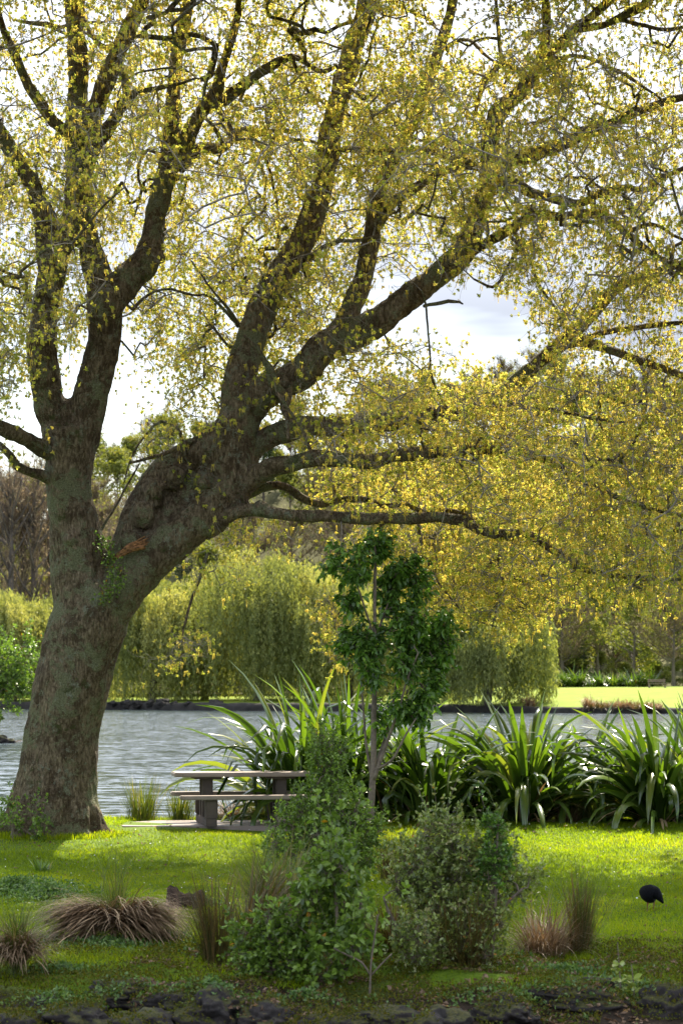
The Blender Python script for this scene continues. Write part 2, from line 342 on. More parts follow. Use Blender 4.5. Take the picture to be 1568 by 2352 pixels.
tt=np.concatenate([[0,.25,.45,.7,1.2],np.linspace(2,70,40),[120,200,400]])
xx=np.concatenate([np.linspace(-400,-50,12)[:-1],np.linspace(-50,50,160),np.linspace(50,400,12)[1:]])
X,T=np.meshgrid(xx,tt); Y=shore(X)+T
Z=far_h(X,T); Z[0]=-1.6; Z[1]=-.45; Z[2]=-.1+.1*np.sin(xx*3); 
V=np.stack([X,Y,Z],-1).reshape(-1,3); nx=len(xx); i=(np.arange(len(tt)-1)*nx)[:,None]; j=np.arange(nx-1)[None]
Fc=np.stack([i+j,i+j+1,i+nx+j+1,i+nx+j],-1)
fb=mesh_np('far_lawn',V,[Fc.reshape(-1,4)],M['fargrass'],None,True); tag(fb,kind='structure')
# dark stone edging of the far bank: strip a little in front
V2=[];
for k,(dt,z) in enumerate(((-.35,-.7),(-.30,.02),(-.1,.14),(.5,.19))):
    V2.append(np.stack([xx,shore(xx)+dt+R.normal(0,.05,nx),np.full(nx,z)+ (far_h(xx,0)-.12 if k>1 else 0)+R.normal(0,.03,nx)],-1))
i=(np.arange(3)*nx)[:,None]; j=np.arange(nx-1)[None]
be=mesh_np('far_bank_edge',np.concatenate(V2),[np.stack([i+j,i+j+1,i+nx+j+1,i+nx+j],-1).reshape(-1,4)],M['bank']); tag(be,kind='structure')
def hill_top(px): return np.interp(px,[-400,0,150,400,650,850,1000,1300,1500,2000],[1290,1240,1190,1140,1110,1080,1010,995,1040,1120])
def hill_h(X,Y):
    px=CX+X/420*F
    top=CZ+(HY-hill_top(px))/F*420
    t=np.clip((Y-285)/135,0,1); t=t*t*(3-2*t)
    n=np.vectorize(lambda a,b:mn.noise((a*.02,b*.02,1)))(X,Y)
    return 1.2+(top-1.2)*t+n*3*t
tag(grid_sheet('hill',np.linspace(-260,260,90),np.concatenate([np.linspace(282,430,40),[520,700]]),hill_h,M['hill']),kind='structure')

# ------------------------------------------------------------------ the growing of branches towards foliage
def grow(npos,nrad,att,step=.28,rtip=.004,expo=.47,sag=.12,jit=.04,rcap=.6):
    """joins every attractor to the nearest branch; returns list of (path,radii)"""
    npos=np.asarray(npos,float); nb=len(npos); n0=nb
    cap=nb+len(att)*12; PX=np.zeros((cap,3)); PX[:nb]=npos; par=np.full(cap,-1); lev=np.zeros(cap)
    from mathutils.kdtree import KDTree
    kd=KDTree(nb)
    for i,p in enumerate(npos): kd.insert(p,i)
    kd.balance(); dd=np.array([kd.find(a)[2] for a in att]); order=np.argsort(dd); chains=[]
    for ai in order:
        a=att[ai]; df=PX[:nb]-a; q=np.einsum('ij,ij->i',df,df)**.5+lev[:nb]; k=int(np.argmin(q)); p=PX[k]
        D=np.linalg.norm(a-p); n=min(11,max(2,int(round(D/step)))); t=np.arange(1,n+1)/n
        path=p+(a-p)*t[:,None]; path[:,2]+=np.sin(t*PI)*D*sag*random.uniform(-.6,1.2)
        path+=R.normal(0,jit*step*2.2,(n,3))*np.where(t<1,1,0)[:,None]
        ids=[k]
        for r in range(n):
            PX[nb]=path[r]; par[nb]=ids[-1]; lev[nb]=lev[k]+.02*(r+1)*step; ids.append(nb); nb+=1
            if nb>=cap-1: break
        chains.append(ids)
    cnt=np.zeros(nb); 
    for c in chains: cnt[c[-1]]+=1
    for i in range(nb-1,n0-1,-1):
        if par[i]>=0: cnt[par[i]]+=cnt[i]
    rad=rtip*np.maximum(cnt,1)**expo
    out=[]
    for c in chains:
        r=rad[c].copy(); k=c[0]
        if k<n0: r[0]=min(r[1]*1.5,nrad[k]*.9); r[1:]=np.minimum(r[1:],nrad[k]*rcap)
        else: r[0]=min(r[0],r[1]*1.15)
        out.append((PX[c],r))
    return out,PX[n0:nb]
def chains_to(acc_thick,acc_thin,chains,thr=.014):
    thin={}
    for p,r in chains:
        if r[1]>thr:
            q=catmull(np.hstack([p,r[:,None]]),.12); V,f=tube(q[:,:3],np.maximum(q[:,3],.003),6,0,False); acc_thick.add(V,f,random.random())
        else: thin.setdefault(len(p),[]).append((p,r))
    for n,l in thin.items():
        V,f,rn=tubes_vec(np.array([a for a,_ in l]),np.array([b for _,b in l]),4); acc_thin.add(V,f,rn)

# ------------------------------------------------------------------ the big oak
DT=33.3; S=F/DT
oak=empty('oak_tree',G(140,DT))
tag(oak,'massive old oak with lichen covered trunk and spreading limbs in young yellow leaf','tree')
# limbs: (px,py,width px) and depth offset from the trunk plane at start and end
LIMBS={
'trunk':([(128,1985,236),(126,1930,226),(126,1850,212),(140,1700,180),(157,1600,181),(182,1500,180),(210,1420,184),(232,1340,150)],0,0),
'left_stem':([(205,1430,170),(186,1334,140),(178,1250,132),(160,1160,116),(155,1100,112),(160,1034,126),(160,985,140)],0,0),
'a0':([(150,1000,105),(118,930,82),(105,850,76),(98,780,74),(108,700,68),(118,640,66),(120,585,72),(112,525,62),(98,480,52),(75,425,46),(45,375,44),(15,325,42),(-20,270,38),(-60,150,32),(-90,0,24),(-110,-200,14)],0,-1.2),
'a2':([(120,590,66),(150,550,62),(170,525,70),(180,450,76),(185,375,82),(190,320,100),(176,225,56),(180,150,52),(175,75,50),(172,0,48),(176,-120,40),(190,-300,26),(200,-500,10)],0,.8),
'b0':([(178,1010,112),(203,920,96),(225,850,92),(240,784,86),(243,720,90),(246,670,98)],0,-.1),
'b1':([(240,690,78),(222,620,66),(205,560,58),(194,500,56),(190,440,60),(187,380,60)],0,.3),
'b2':([(250,700,88),(288,650,82),(335,600,76),(352,540,62),(356,500,58),(370,440,56),(385,370,56),(395,300,48),(400,200,42),(407,125,36),(425,50,32),(435,-20,30),(450,-150,22),(460,-300,10)],-.1,.9),
'arm_a':([(215,1440,150),(262,1375,146),(330,1300,124),(410,1235,110),(470,1182,104),(530,1125,106),(560,1070,112)],-.05,-.1),
'arm_c':([(300,1290,110),(352,1226,112),(408,1166,112),(462,1112,112),(520,1070,112)],.22,.15),
'arm_b':([(262,1330,110),(296,1262,98),(330,1180,100),(366,1112,104),(420,1066,98),(480,1036,110),(540,1000,120)],.25,.1),
'c0':([(540,1090,120),(540,1040,120),(545,985,112),(570,925,98)],-.05,0),
'c1':([(545,975,88),(548,900,80),(562,830,76),(590,740,74),(620,670,74),(662,600,76),(700,540,70),(728,450,60),(748,370,58),(758,300,58),(775,240,56),(795,170,54),(815,100,50),(835,40,50),(850,-30,46),(870,-200,34),(880,-400,16)],0,1.5),
'c2':([(555,960,92),(600,905,90),(660,880,86),(702,848,84),(740,800,78),(800,775,78),(860,742,74),(912,706,70),(965,665,64),(1020,620,60),(1066,580,56),(1090,520,50),(1104,475,48),(1119,425,50),(1124,375,52),(1129,310,40),(1140,265,44),(1179,225,42),(1219,180,40),(1244,135,36),(1256,70,30),(1254,0,26),(1260,-150,16)],0,-1.2),
}
SEC=[ # secondary limbs
([(780,770,60),(808,700,50),(830,655,46),(844,580,42),(856,480,40),(868,420,36),(892,360,34),(929,300,32),(960,230,30),(984,175,30),(1009,100,26),(1029,25,24),(1040,-60,20),(1050,-200,10)],0,1.4),
([(858,530,24),(879,500,24),(904,468,24),(934,447,24),(974,420,20),(1024,395,18),(1065,385,18),(1109,380,20)],.4,-.8),
([(1128,385,36),(1170,365,36),(1209,358,34),(1264,338,32),(1324,310,28),(1384,290,24),(1449,260,20),(1509,237,18),(1568,225,16),(1680,190,10)],-.9,-2.2),
([(1126,385,22),(1060,372,20),(984,345,18),(884,345,16),(784,345,12),(720,360,7)],-.9,.6),
([(1122,418,30),(1150,415,26),(1184,424,26),(1214,445,24),(1264,455,22),(1324,465,20),(1374,440,18),(1424,428,16),(1484,430,14),(1505,412,13),(1568,385,12),(1650,350,8)],-.9,-2.8),
([(1080,575,30),(1104,560,26),(1159,530,24),(1209,500,22),(1234,494,22),(1284,500,20),(1359,490,20),(1384,500,18),(1424,525,18),(1459,555,16),(1494,580,14),(1534,602,13),(1600,640,8)],-.9,-3),
([(1440,535,12),(1460,525,11),(1480,515,10),(1515,518,9),(1544,540,8),(1590,560,5)],-2.3,-2.6),
([(1246,135,26),(1280,105,24),(1309,75,24),(1359,35,22),(1399,0,20),(1450,-80,12)],-1.,-1.8),
([(1320,68,16),(1380,55,18),(1434,30,20),(1484,0,20),(1540,-60,14)],-1.3,-2.4),
([(1405,48,12),(1440,50,11),(1480,62,10),(1530,70,10),(1590,55,6)],-1.5,-2.6),
([(1240,130,14),(1279,135,12),(1320,128,10),(1359,137,10),(1409,160,9),(1459,190,8),(1520,230,5)],-1.,-2),
([(1214,180,18),(1184,157,14),(1154,145,13),(1124,170,13),(1100,215,12),(1090,265,8)],-1.,-.4),
([(1150,147,11),(1144,100,10),(1139,30,9),(1134,-40,6)],-.9,-.5),
([(998,60,10),(984,43,9),(954,30,8),(910,10,6),(870,-10,4)],1.2,1.6),
([(1022,112,11),(1050,96,10),(1075,95,9),(1095,110,9),(1114,128,8),(1144,147,7)],1.2,.2),
([(555,1060,64),(584,1030,56),(620,1003,52),(700,978,48),(784,982,44),(850,975,42),(909,968,42),(999,953,38),(1064,948,36),(1134,920,34),(1174,889,34),(1214,854,34),(1264,814,34),(1309,775,34),(1349,737,28),(1379,702,26),(1410,668,26),(1449,645,22),(1509,628,20),(1568,607,18),(1660,580,10)],.1,-1.6),
([(1300,785,34),(1320,786,28),(1344,789,26),(1394,808,22),(1444,824,20),(1509,844,18),(1568,864,16),(1660,890,9)],-1.,-2.4),
([(1344,775,14),(1380,765,14),(1420,757,14),(1500,750,13),(1568,740,12),(1650,730,7)],-1.,-1.8),
([(1140,925,20),(1184,928,14),(1230,936,11),(1290,945,9),(1370,965,7),(1450,970,5)],-.8,-2.2),
([(545,1120,66),(590,1092,54),(630,1074,44),(680,1066,40),(725,1054,38),(784,1056,36),(850,1062,34),(900,1050,32),(960,1044,32),(1020,1038,28),(1100,1035,24),(1180,1038,22),(1260,1062,20),(1330,1105,18),(1400,1142,14),(1480,1168,11),(1568,1185,8)],-.1,-2.2),
([(560,1135,30),(600,1116,24),(640,1110,20),(670,1124,20),(700,1144,18),(740,1154,16),(784,1144,14),(844,1149,14),(884,1164,13),(930,1158,13),(974,1174,12),(1014,1168,11),(1060,1180,9),(1110,1200,6)],.1,.9),
([(470,1216,50),(500,1204,40),(530,1184,34),(575,1172,30),(625,1178,29),(675,1189,29),(750,1187,28),(834,1191,28),(934,1194,27),(994,1191,26),(1059,1199,26),(1104,1219,26),(1150,1226,26),(1209,1226,24),(1249,1246,20),(1284,1272,18),(1320,1300,14),(1400,1320,12),(1500,1332,11),(1568,1330,8)],-.1,-2.4),
([(125,1045,46),(85,1027,38),(50,1004,36),(0,982,34),(-60,950,30),(-140,930,20)],-.1,-1.6),
([(125,1100,34),(92,1088,26),(60,1079,22),(38,1068,20),(22,1045,18),(0,1022,18),(-60,980,14)],-.1,-1.2),
([(186,330,40),(158,310,30),(120,282,28),(95,245,26),(65,200,24),(45,150,22),(20,90,18),(0,30,14),(-20,-60,9)],.1,-.9),
([(200,290,56),(225,235,46),(250,160,42),(280,95,40),(305,45,36),(325,0,34),(350,-90,26),(380,-250,14)],.3,-.6),
([(188,395,50),(210,340,38),(250,297,32),(280,240,28),(296,222,26),(318,213,14),(350,205,12),(405,195,9),(450,180,5)],.2,-1.4),
([(288,232,20),(288,195,18),(276,150,16),(262,120,12)],-.2,0),
([(270,110,16),(230,100,13),(205,70,12),(190,40,11),(150,0,9)],.3,1),
([(385,385,44),(420,340,38),(440,290,36),(458,260,34),(490,215,30),(505,160,24),(530,90,20),(545,30,18),(550,-30,14),(560,-150,8)],.3,-.9),
([(478,242,24),(500,235,26),(550,200,26),(600,160,24),(665,130,18),(700,143,13),(740,165,11),(775,150,9)],-.2,-1.1),
([(672,135,9),(690,180,8),(715,220,7),(728,232,5)],-.8,-.6),
([(415,385,30),(435,362,28),(465,337,26),(510,340,24),(535,317,20),(565,300,16),(600,310,14),(650,320,11),(710,325,8),(760,340,5)],.2,1.6),
([(575,308,9),(600,340,8),(620,400,7),(635,460,5),(640,500,4)],.8,1.1),
([(690,600,16),(715,590,12),(740,570,11),(784,556,10),(830,552,8),(870,540,5)],.6,-.6),
([(305,712,8),(340,676,7),(390,665,6),(440,680,6),(480,680,6),(520,718,8),(548,745,12)],-1.2,-.3),
([(548,750,12),(530,715,8),(500,680,6),(470,640,5),(440,600,4)],-.3,-1.5),
([(300,1062,6),(340,1052,8),(380,1040,9),(420,1020,11),(450,1008,14)],-1.,0),
([(425,1050,10),(418,1010,9),(408,982,9),(370,970,6),(330,1010,5),(300,1060,4),(285,1110,3)],-.2,-.6),
([(228,1228,8),(250,1190,6),(275,1150,5),(295,1110,5),(320,1066,4)],.2,.5),
([(655,940,20),(650,905,22),(628,880,24),(622,850,20),(610,830,14),(590,800,9),(560,770,6)],-.4,-.9),
([(664,1010,8),(662,960,12),(655,940,18),(660,920,20),(668,880,14)],-1.,-.3),
([(635,900,9),(670,950,7),(700,1000,7),(716,1040,6),(735,1070,4)],-1.,-1.6),
([(478,1262,10),(460,1320,8),(440,1370,7),(425,1430,5),(418,1480,4)],-.2,-.9),
([(875,1200,9),(873,1230,8),(870,1250,6),(845,1300,4),(800,1370,3),(770,1420,3)],-.6,-.2),
([(960,1205,9),(968,1250,8),(990,1310,6),(1030,1370,5),(1080,1420,3),(1140,1440,3)],-.7,-1.4),
([(1139,1230,8),(1142,1290,6),(1155,1340,5),(1140,1390,4),(1130,1440,3)],-1,-1.3),
([(966,668,3),(974,700,5),(985,800,5),(990,860,6),(1010,910,6),(1030,950,8)],-1.3,-.8),
([(972,702,9),(1000,700,9),(1040,693,8),(1062,698,4)],-.9,-1.4),
([(1480,960,6),(1455,1010,7),(1420,1060,8),(1400,1085,9)],-2.6,-2.3),
([(1085,640,5),(1130,660,7),(1160,620,8),(1190,560,10),(1180,530,12)],-1.8,-1.1),
([(1170,545,9),(1215,590,8),(1235,650,7),(1275,710,6),(1300,760,4)],-1.4,-1.6),
]
def limb_path(pts,d0,d1,step=.1):
    pts=np.array(pts,float); t=np.linspace(0,1,len(pts)); d=DT+d0+(d1-d0)*t
    q=np.stack([(pts[:,0]-CX)/F*d,d,CZ-(pts[:,1]-HY)/F*d,pts[:,2]*.5/F*d],-1)
    return catmull(q,step)
wood=Acc(); cores={}; nodes=[]; nrad=[]
for k,(pts,d0,d1) in LIMBS.items():
    q=limb_path(pts,d0,d1); q[:,3]*={'arm_a':.84,'arm_b':.86,'arm_c':.72,'trunk':.955,'left_stem':.94}.get(k,.90); cores[k]=q
    V,f=tube(q[:,:3],q[:,3],16); wood.add(V,f)
    if k not in('trunk','arm_a','arm_b','arm_c','left_stem'):
        for r in q[::2]: nodes.append(r[:3]); nrad.append(r[3])
# buttress roots
bx=(128-CX)/F*DT
for az,rr,w in ((-.15,.80,.17),(.75,.7,.17),(1.9,.7,.18),(2.7,.8,.20),(3.4,.86,.20),(4.1,.8,.2),(4.75,.72,.17),(5.45,.72,.17),(5.95,.76,.15)):
    dx,dy=math.cos(az),math.sin(az); q=np.array([[bx+dx*.20+.07,DT+dy*.22,2.0,w*.6],[bx+dx*.30+.04,DT+dy*.32,1.2,w*.85],[bx+dx*.41,DT+dy*.42,.6,w*.95],[bx+dx*.55,DT+dy*.56,.2,w*.85],[bx+dx*(rr-.12),DT+dy*(rr-.12),-.02,w*.75],[bx+dx*(rr+.15),DT+dy*(rr+.15),-.22,w*.5]])
    q=catmull(q,.08); V,f=tube(q[:,:3],q[:,3],12); wood.add(V,f)
# knots
for px,py,dd,r in ((600,1160,-.25,.13),(560,1165,-.2,.12),(370,592,-.05,.09),(690,1200,-.1,.07),(470,1110,-.35,.1),(160,1240,-.35,.12),(555,1085,-.2,.12)):
    c=P(px,py,DT+dd); q=np.array([c+[0,0,-r*.7],c,c+[0,0,r*.7]]); V,f=tube(q,[r*.5,r,r*.5],10); wood.add(V,f)
for px,py,dd,rr,up in ((352,1128,-.12,.17,.35),(330,1180,-.16,.15,.3),(300,1238,-.2,.13,.12),(398,1090,-.1,.16,.2)):
    c=P(px,py,DT+dd); q=np.array([c+[0,.1,-rr],c,c+[.05,0,rr*up+.08]]); V,f=tube(q,[rr*.8,rr,rr*.75],10,.12); wood.add(V,f)
w0=wood.build('trunk',M['bark'])
md=w0.modifiers.new('r','REMESH'); md.mode='VOXEL'; md.voxel_size=.032; md.use_smooth_shade=True
ms=w0.modifiers.new('s','SMOOTH'); ms.factor=.6; ms.iterations=7
dg=bpy.context.evaluated_depsgraph_get(); em=w0.evaluated_get(dg).to_mesh()
nv=len(em.vertices); co=np.empty(nv*3,np.float32); em.vertices.foreach_get('co',co); co=co.reshape(-1,3)
no=np.empty(nv*3,np.float32); em.vertices.foreach_get('normal',no); no=no.reshape(-1,3)
lp=np.empty(len(em.loops),np.int32); em.loops.foreach_get('vertex_index',lp)
ls=np.empty(len(em.polygons),np.int32); em.polygons.foreach_get('loop_start',ls); lt=np.empty(len(em.polygons),np.int32); em.polygons.foreach_get('loop_total',lt)
quads=lp[ls[lt==4][:,None]+np.arange(4)]
w0.evaluated_get(dg).to_mesh_clear(); bpy.data.objects.remove(w0)
disp=np.array([mn.fractal((c[0]*2.2,c[1]*2.2,c[2]*.8),1,2,5)*.042+mn.fractal((c[0]*8,c[1]*8,c[2]*3),1,2,4)*.022 for c in co.tolist()])
co=co+no*disp[:,None]
# split the fused wood into trunk and main limbs (nearest centre line), each its own part
LN={'trunk':'trunk','left_stem':'trunk','arm_a':'trunk','arm_b':'arm_b','arm_c':'trunk','a0':'a0','a2':'a2','b0':'b0','b1':'b0','b2':'b2','c0':'trunk','c1':'c1','c2':'c2'}
allp=np.concatenate([q for q in cores.values()]); own=np.concatenate([[i]*len(q) for i,q in enumerate(cores.values())])
keys=list(cores); cen=co[quads].mean(1)
from mathutils.kdtree import KDTree
kd=KDTree(len(allp))
for i,p in enumerate(allp): kd.insert(p[:3],i)
kd.balance()
lab=np.empty(len(cen),int); uniq=sorted(set(LN.values()))
for i,c in enumerate(cen.tolist()):
    best=min(kd.find_n(c,6),key=lambda h:h[2]-allp[h[1],3]); lab[i]=uniq.index(LN[keys[own[best[1]]]])
for u,k in enumerate(uniq):
    q=quads[lab==u]; ids,inv=np.unique(q,return_inverse=True)
    mesh_np('trunk' if k=='trunk' else 'limb',co[ids],[inv.reshape(-1,4)],M['bark'],oak,True)
for pts,d0,d1 in SEC:
    q=limb_path(pts,d0,d1,.09); n=len(q)
    wb=np.cumsum(R.normal(0,.006,(n,3)),0); wb-=np.linspace(0,1,n)[:,None]*wb[-1]; q[:,:3]+=wb
    V,f=tube(q[:,:3],q[:,3]*(1+.07*np.sin(np.arange(n)*.9+random.random()*6)),10 if q[0,3]>.05 else 7,.035)
    mesh_np('branch',V,f,M['bark'],oak,True)
    for r in q[::2]: nodes.append(r[:3]); nrad.append(r[3])
# where the foliage is: (px,py,rx,ry,count,depth mean,depth sd)
REG=[(120,200,330,300,420,-.3,1.6),(450,150,240,240,260,.2,1.6),(760,140,260,240,260,0,1.5),(1080,130,240,220,250,-.8,1.4),(1400,120,240,220,260,-1.8,1.3),
(60,560,190,240,230,-.8,1.2),(300,440,140,150,60,1.2,1.0),(560,480,170,200,170,1.5,1.0),(520,700,190,150,210,1.6,1.0),(700,470,120,150,70,.5,1),(800,300,180,170,150,0,1.4),(1010,330,190,170,230,-.8,1.3),
(1300,330,260,180,290,-2,1.2),(1500,520,150,170,140,-2.6,1),(930,520,150,130,90,.8,1.2),(1330,640,190,110,120,-2,1),(1130,540,120,120,110,-1.2,1),(1450,760,180,120,130,-2,1),
(60,760,120,130,80,-1.2,.8),(330,840,120,140,50,.8,.8),(430,980,120,90,40,.4,.9),(520,860,110,120,70,.8,.8),(730,700,110,110,110,.6,1.1),(800,900,190,90,130,.6,1.2),(960,860,150,70,60,-.5,1),
(1050,960,220,80,200,-1,1),(1330,960,260,110,250,-2,1.1),(1300,1100,290,110,250,-1.9,1.1),(1480,1180,190,150,170,-2.4,1),(900,1020,200,50,90,0,1.2),
(1000,1120,260,70,170,.6,1.0),(900,1260,150,50,80,.2,.8),(1060,1300,150,80,160,-.2,1),(1220,1290,150,90,160,-1,1),(1420,1290,160,80,120,-2,1),(1150,1410,70,60,45,-.6,.7),(1010,1370,80,60,50,.1,.6),
(430,1100,90,40,8,.2,.5),(500,1290,80,50,14,-.6,.4),(400,1490,100,35,16,-.7,.3),(770,1440,40,80,30,.1,.4),(600,1230,80,30,14,-.2,.4),(20,1000,60,80,12,-1.2,.5),(30,880,60,60,18,-1.2,.6),
(1540,1330,70,60,45,-2.3,.6),
# above and beside the frame: unseen crown, thickened to shade the foreground
(100,-380,600,340,1500,-2.2,1.1),(800,-400,600,360,2100,-2.2,1.1),(1450,-380,520,340,1500,-2.8,1.1),(-260,250,170,420,180,-1,1.5),(1830,300,190,480,650,-1.8,1.6),(1830,950,190,380,700,-1.6,1.6),(2100,500,200,600,500,-1.6,1.6),(500,100,700,400,260,2.6,1.1),(900,200,700,500,200,-4.2,1.2),
(560,640,230,230,260,3.2,.8),(430,300,260,260,160,3.,.8),(900,430,200,160,110,2.8,.8),(1040,1120,260,90,160,2.2,.7),(1100,1330,180,90,90,1.8,.6),(120,600,160,260,120,2.6,.8)]
att=[]
for cx,cy,rx,ry,n,dm,ds in REG:
    a=R.random(n)*2*PI; r=R.random(n)**.5*1.08; px=cx+np.cos(a)*r*rx; py=cy+np.sin(a)*r*ry; d=DT+dm+R.normal(0,ds,n)
    att.append(np.stack([(px-CX)/F*d,d,CZ-(py-HY)/F*d],-1))
att=np.concatenate(att)
ppx=CX+att[:,0]/att[:,1]*F; ppy=HY-(att[:,2]-CZ)/att[:,1]*F
def void(cx,cy,rx,ry,keep): 
    m=((ppx-cx)/rx)**2+((ppy-cy)/ry)**2<1; return ~m|(R.random(len(ppx))<keep)
keep=void(1085,720,110,95,.06)&void(470,530,60,60,.45)&void(300,930,70,110,.35)&void(160,980,130,200,.4)&void(230,1300,180,160,0)&void(1180,230,90,50,.5)
keep&=void(180,1500,160,300,0)
att=att[keep]
chains,newn=grow(nodes,nrad,att,.30,.0040,.44,.10,.035,.6)
thick=Acc(); thin=Acc(); chains_to(thick,thin,chains)
# twigs round the attractors and along the finest branches
tips=np.concatenate([att,newn[R.random(len(newn))<.42]])
def twigs(tips,k,Lm,dz,acc,r0=.0032):
    n=len(tips)*k; b=np.repeat(tips,k,0)+R.normal(0,.02,(n,3)); d=rdir(n,dz); L=Lm*R.uniform(.45,1.35,n)
    p1=b+d*L[:,None]*.35; d2=unit(d+R.normal(0,.35,(n,3))+[0,0,-.12]); p2=p1+d2*L[:,None]*.35; d3=unit(d2+R.normal(0,.45,(n,3))+[0,0,.05]); p3=p2+d3*L[:,None]*.3
    Pp=np.stack([b,p1,p2,p3],1); V,f,rn=tubes_vec(Pp,np.tile(np.array([1,.8,.6,.4])*r0,(n,1)),3); acc.add(V,f,rn)
    return Pp,d3
Pp,d3=twigs(tips,4,.32,-.05,thin,.0028)
thick.build('branch_network',M['bark'],oak,True); thin.build('twigs',M['twig'],oak,False)
# leaf tufts at twig ends and halfway
def tufts(ends,dirs,k,L,W,acc,spread=.9,kind=4,fold=.25,droop=0,zb=.0,rb=None,rs=.25):
    n=len(ends)*k; b=np.repeat(ends,k,0); d=unit(np.repeat(dirs,k,0)*.6+R.normal(0,spread,(n,3))+[0,0,zb]); 
    V,f=leaves(b+R.normal(0,.006,(n,3)),d,L*R.uniform(.6,1.25,n),W*R.uniform(.7,1.2,n),fold,kind,droop)
    base=np.repeat(R.random(len(ends)) if rb is None else rb,k); r=np.clip(base+R.normal(0,rs,n),0,.965); r[R.random(n)<.004]=1.
    for q in f: acc.f.append(q+acc.n); acc.r.append(r)
    acc.v.append(V); acc.n+=len(V)
lf=Acc()
ends=np.concatenate([Pp[:,3],Pp[R.random(len(Pp))<.35,2]]); dirs=np.concatenate([d3,d3[:len(ends)-len(d3)]])
big=R.random(len(ends))<.80
tufts(ends[big],dirs[big],17,.032,.019,lf,.9)
ey=HY-(ends[:,2]-CZ)/ends[:,1]*F; ex=CX+ends[:,0]/ends[:,1]*F; hi=((ey<-70)&(R.random(len(ends))<.5))|(ex>1620)
tufts(ends[hi],dirs[hi],9,.075,.052,lf,.9)       # oversized leaves outside the frame, added to shade the foreground
lf.build('foliage',M['oakleaf'],oak)
# catkins: hanging threads
ck=Acc(); sel=np.repeat(ends[R.random(len(ends))<.33],4,0); n=len(sel)
V,f,rn=blades(sel+R.normal(0,.012,(n,3)),R.random(n)*2*PI,PI-R.random(n)*.3,R.normal(0,.12,n),R.uniform(.04,.09,n),.008,2,prof=np.array([.6,1.1,.7]))
ck.add(V,f,rn); ck.build('catkins',M['catkin'],oak)
# torn wood in the crotch
tw=Acc()
for i in range(16):
    a=P(258+i*2.2,1284-i*1.2+random.uniform(-5,5),DT-.40-random.random()*.05); b=P(318+random.uniform(0,28),1236+i*1.5+random.uniform(-6,6),DT-.36-random.random()*.05)
    q=np.array([a,(a+b)/2+[0,-.03,.01],b]); V,f=tube(catmull(np.hstack([q,[[.018],[.026],[.008]]]),.05)[:,:3],np.interp(np.linspace(0,1,len(catmull(q,.05))),[0,.5,1],[.014,.028,.006]),6,.15); tw.add(V,f)
tw.build('split_wood',M['wood_torn'],oak,True)
iv=Acc(); n=420; t=R.random(n)
px=np.interp(t,[0,.35,.7,1],[238,258,270,232])+R.normal(0,12,n); py=1232+t*150+R.normal(0,6,n)
dsurf=DT-.44-.12*t
V,f=leaves(np.stack([(px-CX)/F*dsurf,dsurf,CZ-(py-HY)/F*dsurf],-1),unit(R.normal(0,1,(n,3))+[0,-.8,-.2]),.042,.036,.15); iv.add(V,f,R.random(n)[np.newaxis].repeat(1,0)[0])
iv.build('ivy_leaves',M['shrubleaf'],oak)
rebase(oak,G(140,DT))

# ------------------------------------------------------------------ generic shrub
def shrub(name,label,cat,base,stems,clumps,leaf,W,per,mat,twigL=.14,dens=.78,shoots=1.15,lump=.09,kind=4,fold=.25,droop=0.,woodmat='sapbark',dz=.3,tk=2,spread=.8,zb=.15,step=.12,rt=.0025,group=None):
    """stems: list of [(x,y,z,r)...]; clumps: (centre xyz, radii xyz, count)"""
    root=empty(name,base); tag(root,label,cat,group)
    nd=[];nr=[]; 
    for s in stems:
        q=catmull(np.array(s,float),.05); V,f=tube(q[:,:3],q[:,3],8,.03); mesh_np('stem',V,f,M[woodmat],root,True)
        for r in q: nd.append(r[:3]); nr.append(r[3])
    at=[]
    for c,rad,n in clumps:
        n=int(n*dens); ns=max(3,n//9); sv=rdir(ns)*(R.random(ns)**.38)[:,None]*1.12; v=sv[R.integers(0,ns,n)]*np.array(rad)+rdir(n)*(R.random(n)**.5)[:,None]*np.minimum(np.mean(rad)*.30,lump); at.append(np.array(c)+v)
    at=np.concatenate(at); ch,nn=grow(nd,nr,at,step,rt,.42,.08,.05,.7)
    th=Acc(); tn=Acc(); chains_to(tn,tn,ch,.006)
    Pq,dq=twigs(at,tk,twigL,dz,tn,.0018)
    la=Acc(); e=np.concatenate([Pq[:,3],Pq[:,2]]); dd=np.concatenate([dq,dq])
    sc_=leaf/.05*shoots; b=at[R.random(len(at))<.13]; m=len(b); up=unit(np.stack([R.normal(0,.35,m),R.normal(0,.35,m),np.ones(m)],-1)); Ls=R.uniform(.14,.42,m)*sc_
    pp=np.stack([b,b+up*Ls[:,None]*.5+R.normal(0,.01,(m,3)),b+up*Ls[:,None]+R.normal(0,.03,(m,3))],1)
    for t in (.35,.55,.75,.92,1.): e=np.concatenate([e,b+(pp[:,2]-b)*t]); dd=np.concatenate([dd,up])
    sh_=tubes_vec(pp,np.tile([.003,.0025,.0015],(m,1)),3); V_,f_,r_=sh_; tn.add(V_,f_,r_); tn.build('twigs',M[woodmat],root); tufts(e,dd,per,leaf,W,la,spread,kind,fold,droop,zb)
    la.build('foliage',mat,root); rebase(root,base); return root
def C(px,py,d,rx,ry,n,rz=None):
    s=F/d; return (P(px,py,d),(rx/s,(rz if rz else (rx+ry)*.5)/s,ry/s),n)

